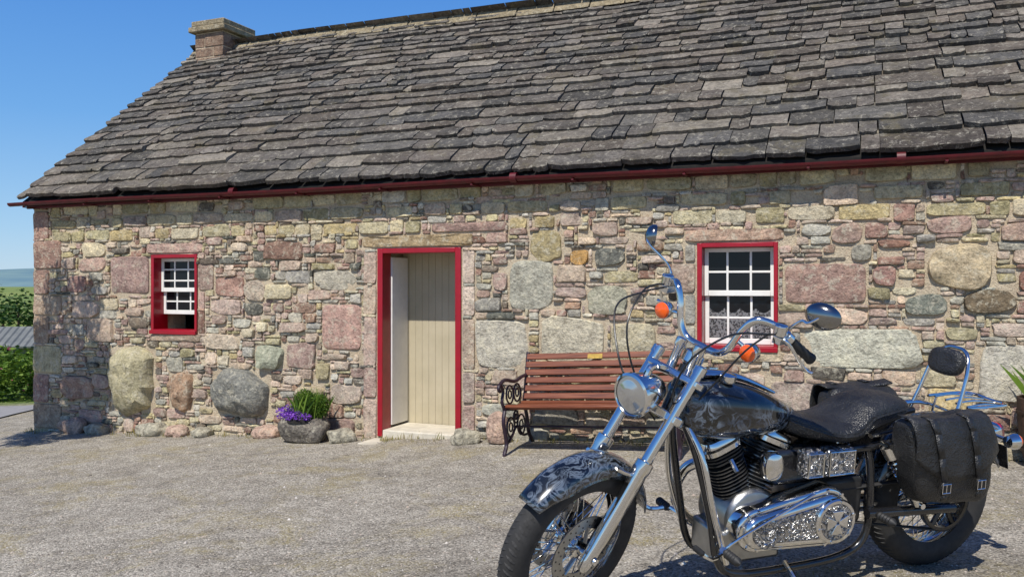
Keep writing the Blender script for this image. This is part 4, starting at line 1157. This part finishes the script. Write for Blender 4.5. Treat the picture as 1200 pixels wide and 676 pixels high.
b=MB(); b.rev((2.08,0,0.58),Vector((1,0,0.25)),[(-0.05,0.04),(0,0.05),(0.03,0.048)],24,e=3); b.cyl((2.03,-0.17,0.60),(2.03,0.17,0.60),0.008)
for sg in(-1,1): b.rev((2.03,sg*0.17,0.60),Vector((1,0,0)),[(-0.04,0.0),(-0.03,0.025),(0,0.036),(0.012,0.036)],24)
b.obj('tail_light_body',M_chrome,bike)
b=MB(); b.rev((2.11,0,0.587),Vector((1,0,0.25)),[(0,0.046),(0.02,0.04),(0.03,0)],24,e=3); b.obj('tail_light_lens',M_redl,bike)
b=MB()
for sg in(-1,1): b.rev((2.042,sg*0.17,0.60),Vector((1,0,0)),[(0,0.034),(0.016,0.028),(0.024,0)],24)
b.obj('rear_indicator_lens',M_amber,bike)
ry=Matrix.Rotation(R(-12),3,'Y')
b=MB(); b.box((2.11,0,0.49),(0.006,0.17,0.11),ry); b.obj('plate_bracket',M_blk,bike,bevel=0.002)
b=MB(); b.box((2.116,0,0.49),(0.004,0.16,0.10),ry); b.obj('licence_plate',M_white,bike)
# ------------------------------------------------------------------ light, sky, camera
L=Vector((0.28,0.68,-1)).normalized()
sd=bpy.data.lights.new('sun','SUN'); sd.energy=5.0; sd.angle=R(0.5); sd.color=(1.0,0.955,0.885)
so=bpy.data.objects.new('sun',sd); scene.collection.objects.link(so); so.rotation_euler=L.to_track_quat('-Z','Y').to_euler()
w=bpy.data.worlds.new('World'); scene.world=w; w.use_nodes=True; nt=w.node_tree; nt.nodes.clear()
sky=nt.nodes.new('ShaderNodeTexSky'); sky.sky_type='NISHITA'; sky.sun_disc=False
S=-L; sky.sun_elevation=math.asin(S.z); sky.sun_rotation=math.atan2(S.x,S.y)
sky.air_density=1.0; sky.dust_density=0.2; sky.ozone_density=2.5
tc=nt.nodes.new('ShaderNodeTexCoord'); sp=nt.nodes.new('ShaderNodeSeparateXYZ'); nt.links.new(tc.outputs['Generated'],sp.inputs[0])
rp=nt.nodes.new('ShaderNodeValToRGB'); el=rp.color_ramp.elements
STR=0.11
def sk(r,g,b_): return tuple(c/STR/10 for c in lin(r,g,b_))+(1,)
el[0].position=0.0; el[0].color=sk(178,214,246); el[1].position=1.0; el[1].color=sk(30,66,140)
for p_,c_ in((0.06,(150,200,246)),(0.18,(100,170,242)),(0.36,(58,136,232)),(0.6,(40,96,190))):
    q=el.new(p_); q.color=sk(*c_)
nt.links.new(sp.outputs[2],rp.inputs[0])
sc=nt.nodes.new('ShaderNodeVectorMath'); sc.operation='SCALE'; sc.inputs['Scale'].default_value=10.0; nt.links.new(rp.outputs[0],sc.inputs[0])
mx=nt.nodes.new('ShaderNodeMix'); mx.data_type='RGBA'; mx.inputs[0].default_value=0.7; nt.links.new(sky.outputs[0],mx.inputs[6]); nt.links.new(sc.outputs[0],mx.inputs[7])
bg=nt.nodes.new('ShaderNodeBackground'); bg.inputs[1].default_value=STR; ou=nt.nodes.new('ShaderNodeOutputWorld')
nt.links.new(mx.outputs[2],bg.inputs[0]); nt.links.new(bg.outputs[0],ou.inputs[0])
cd=bpy.data.cameras.new('camera'); cam=bpy.data.objects.new('camera',cd); scene.collection.objects.link(cam)
cam.location=(0,0,1.30); cam.rotation_euler=(R(90),0,0); cd.lens=30; cd.sensor_width=36; cd.shift_y=-0.0025; cd.clip_end=8000; cd.clip_start=0.05
scene.camera=cam
scene.view_settings.view_transform='Standard'; scene.view_settings.look='None'; scene.view_settings.exposure=0
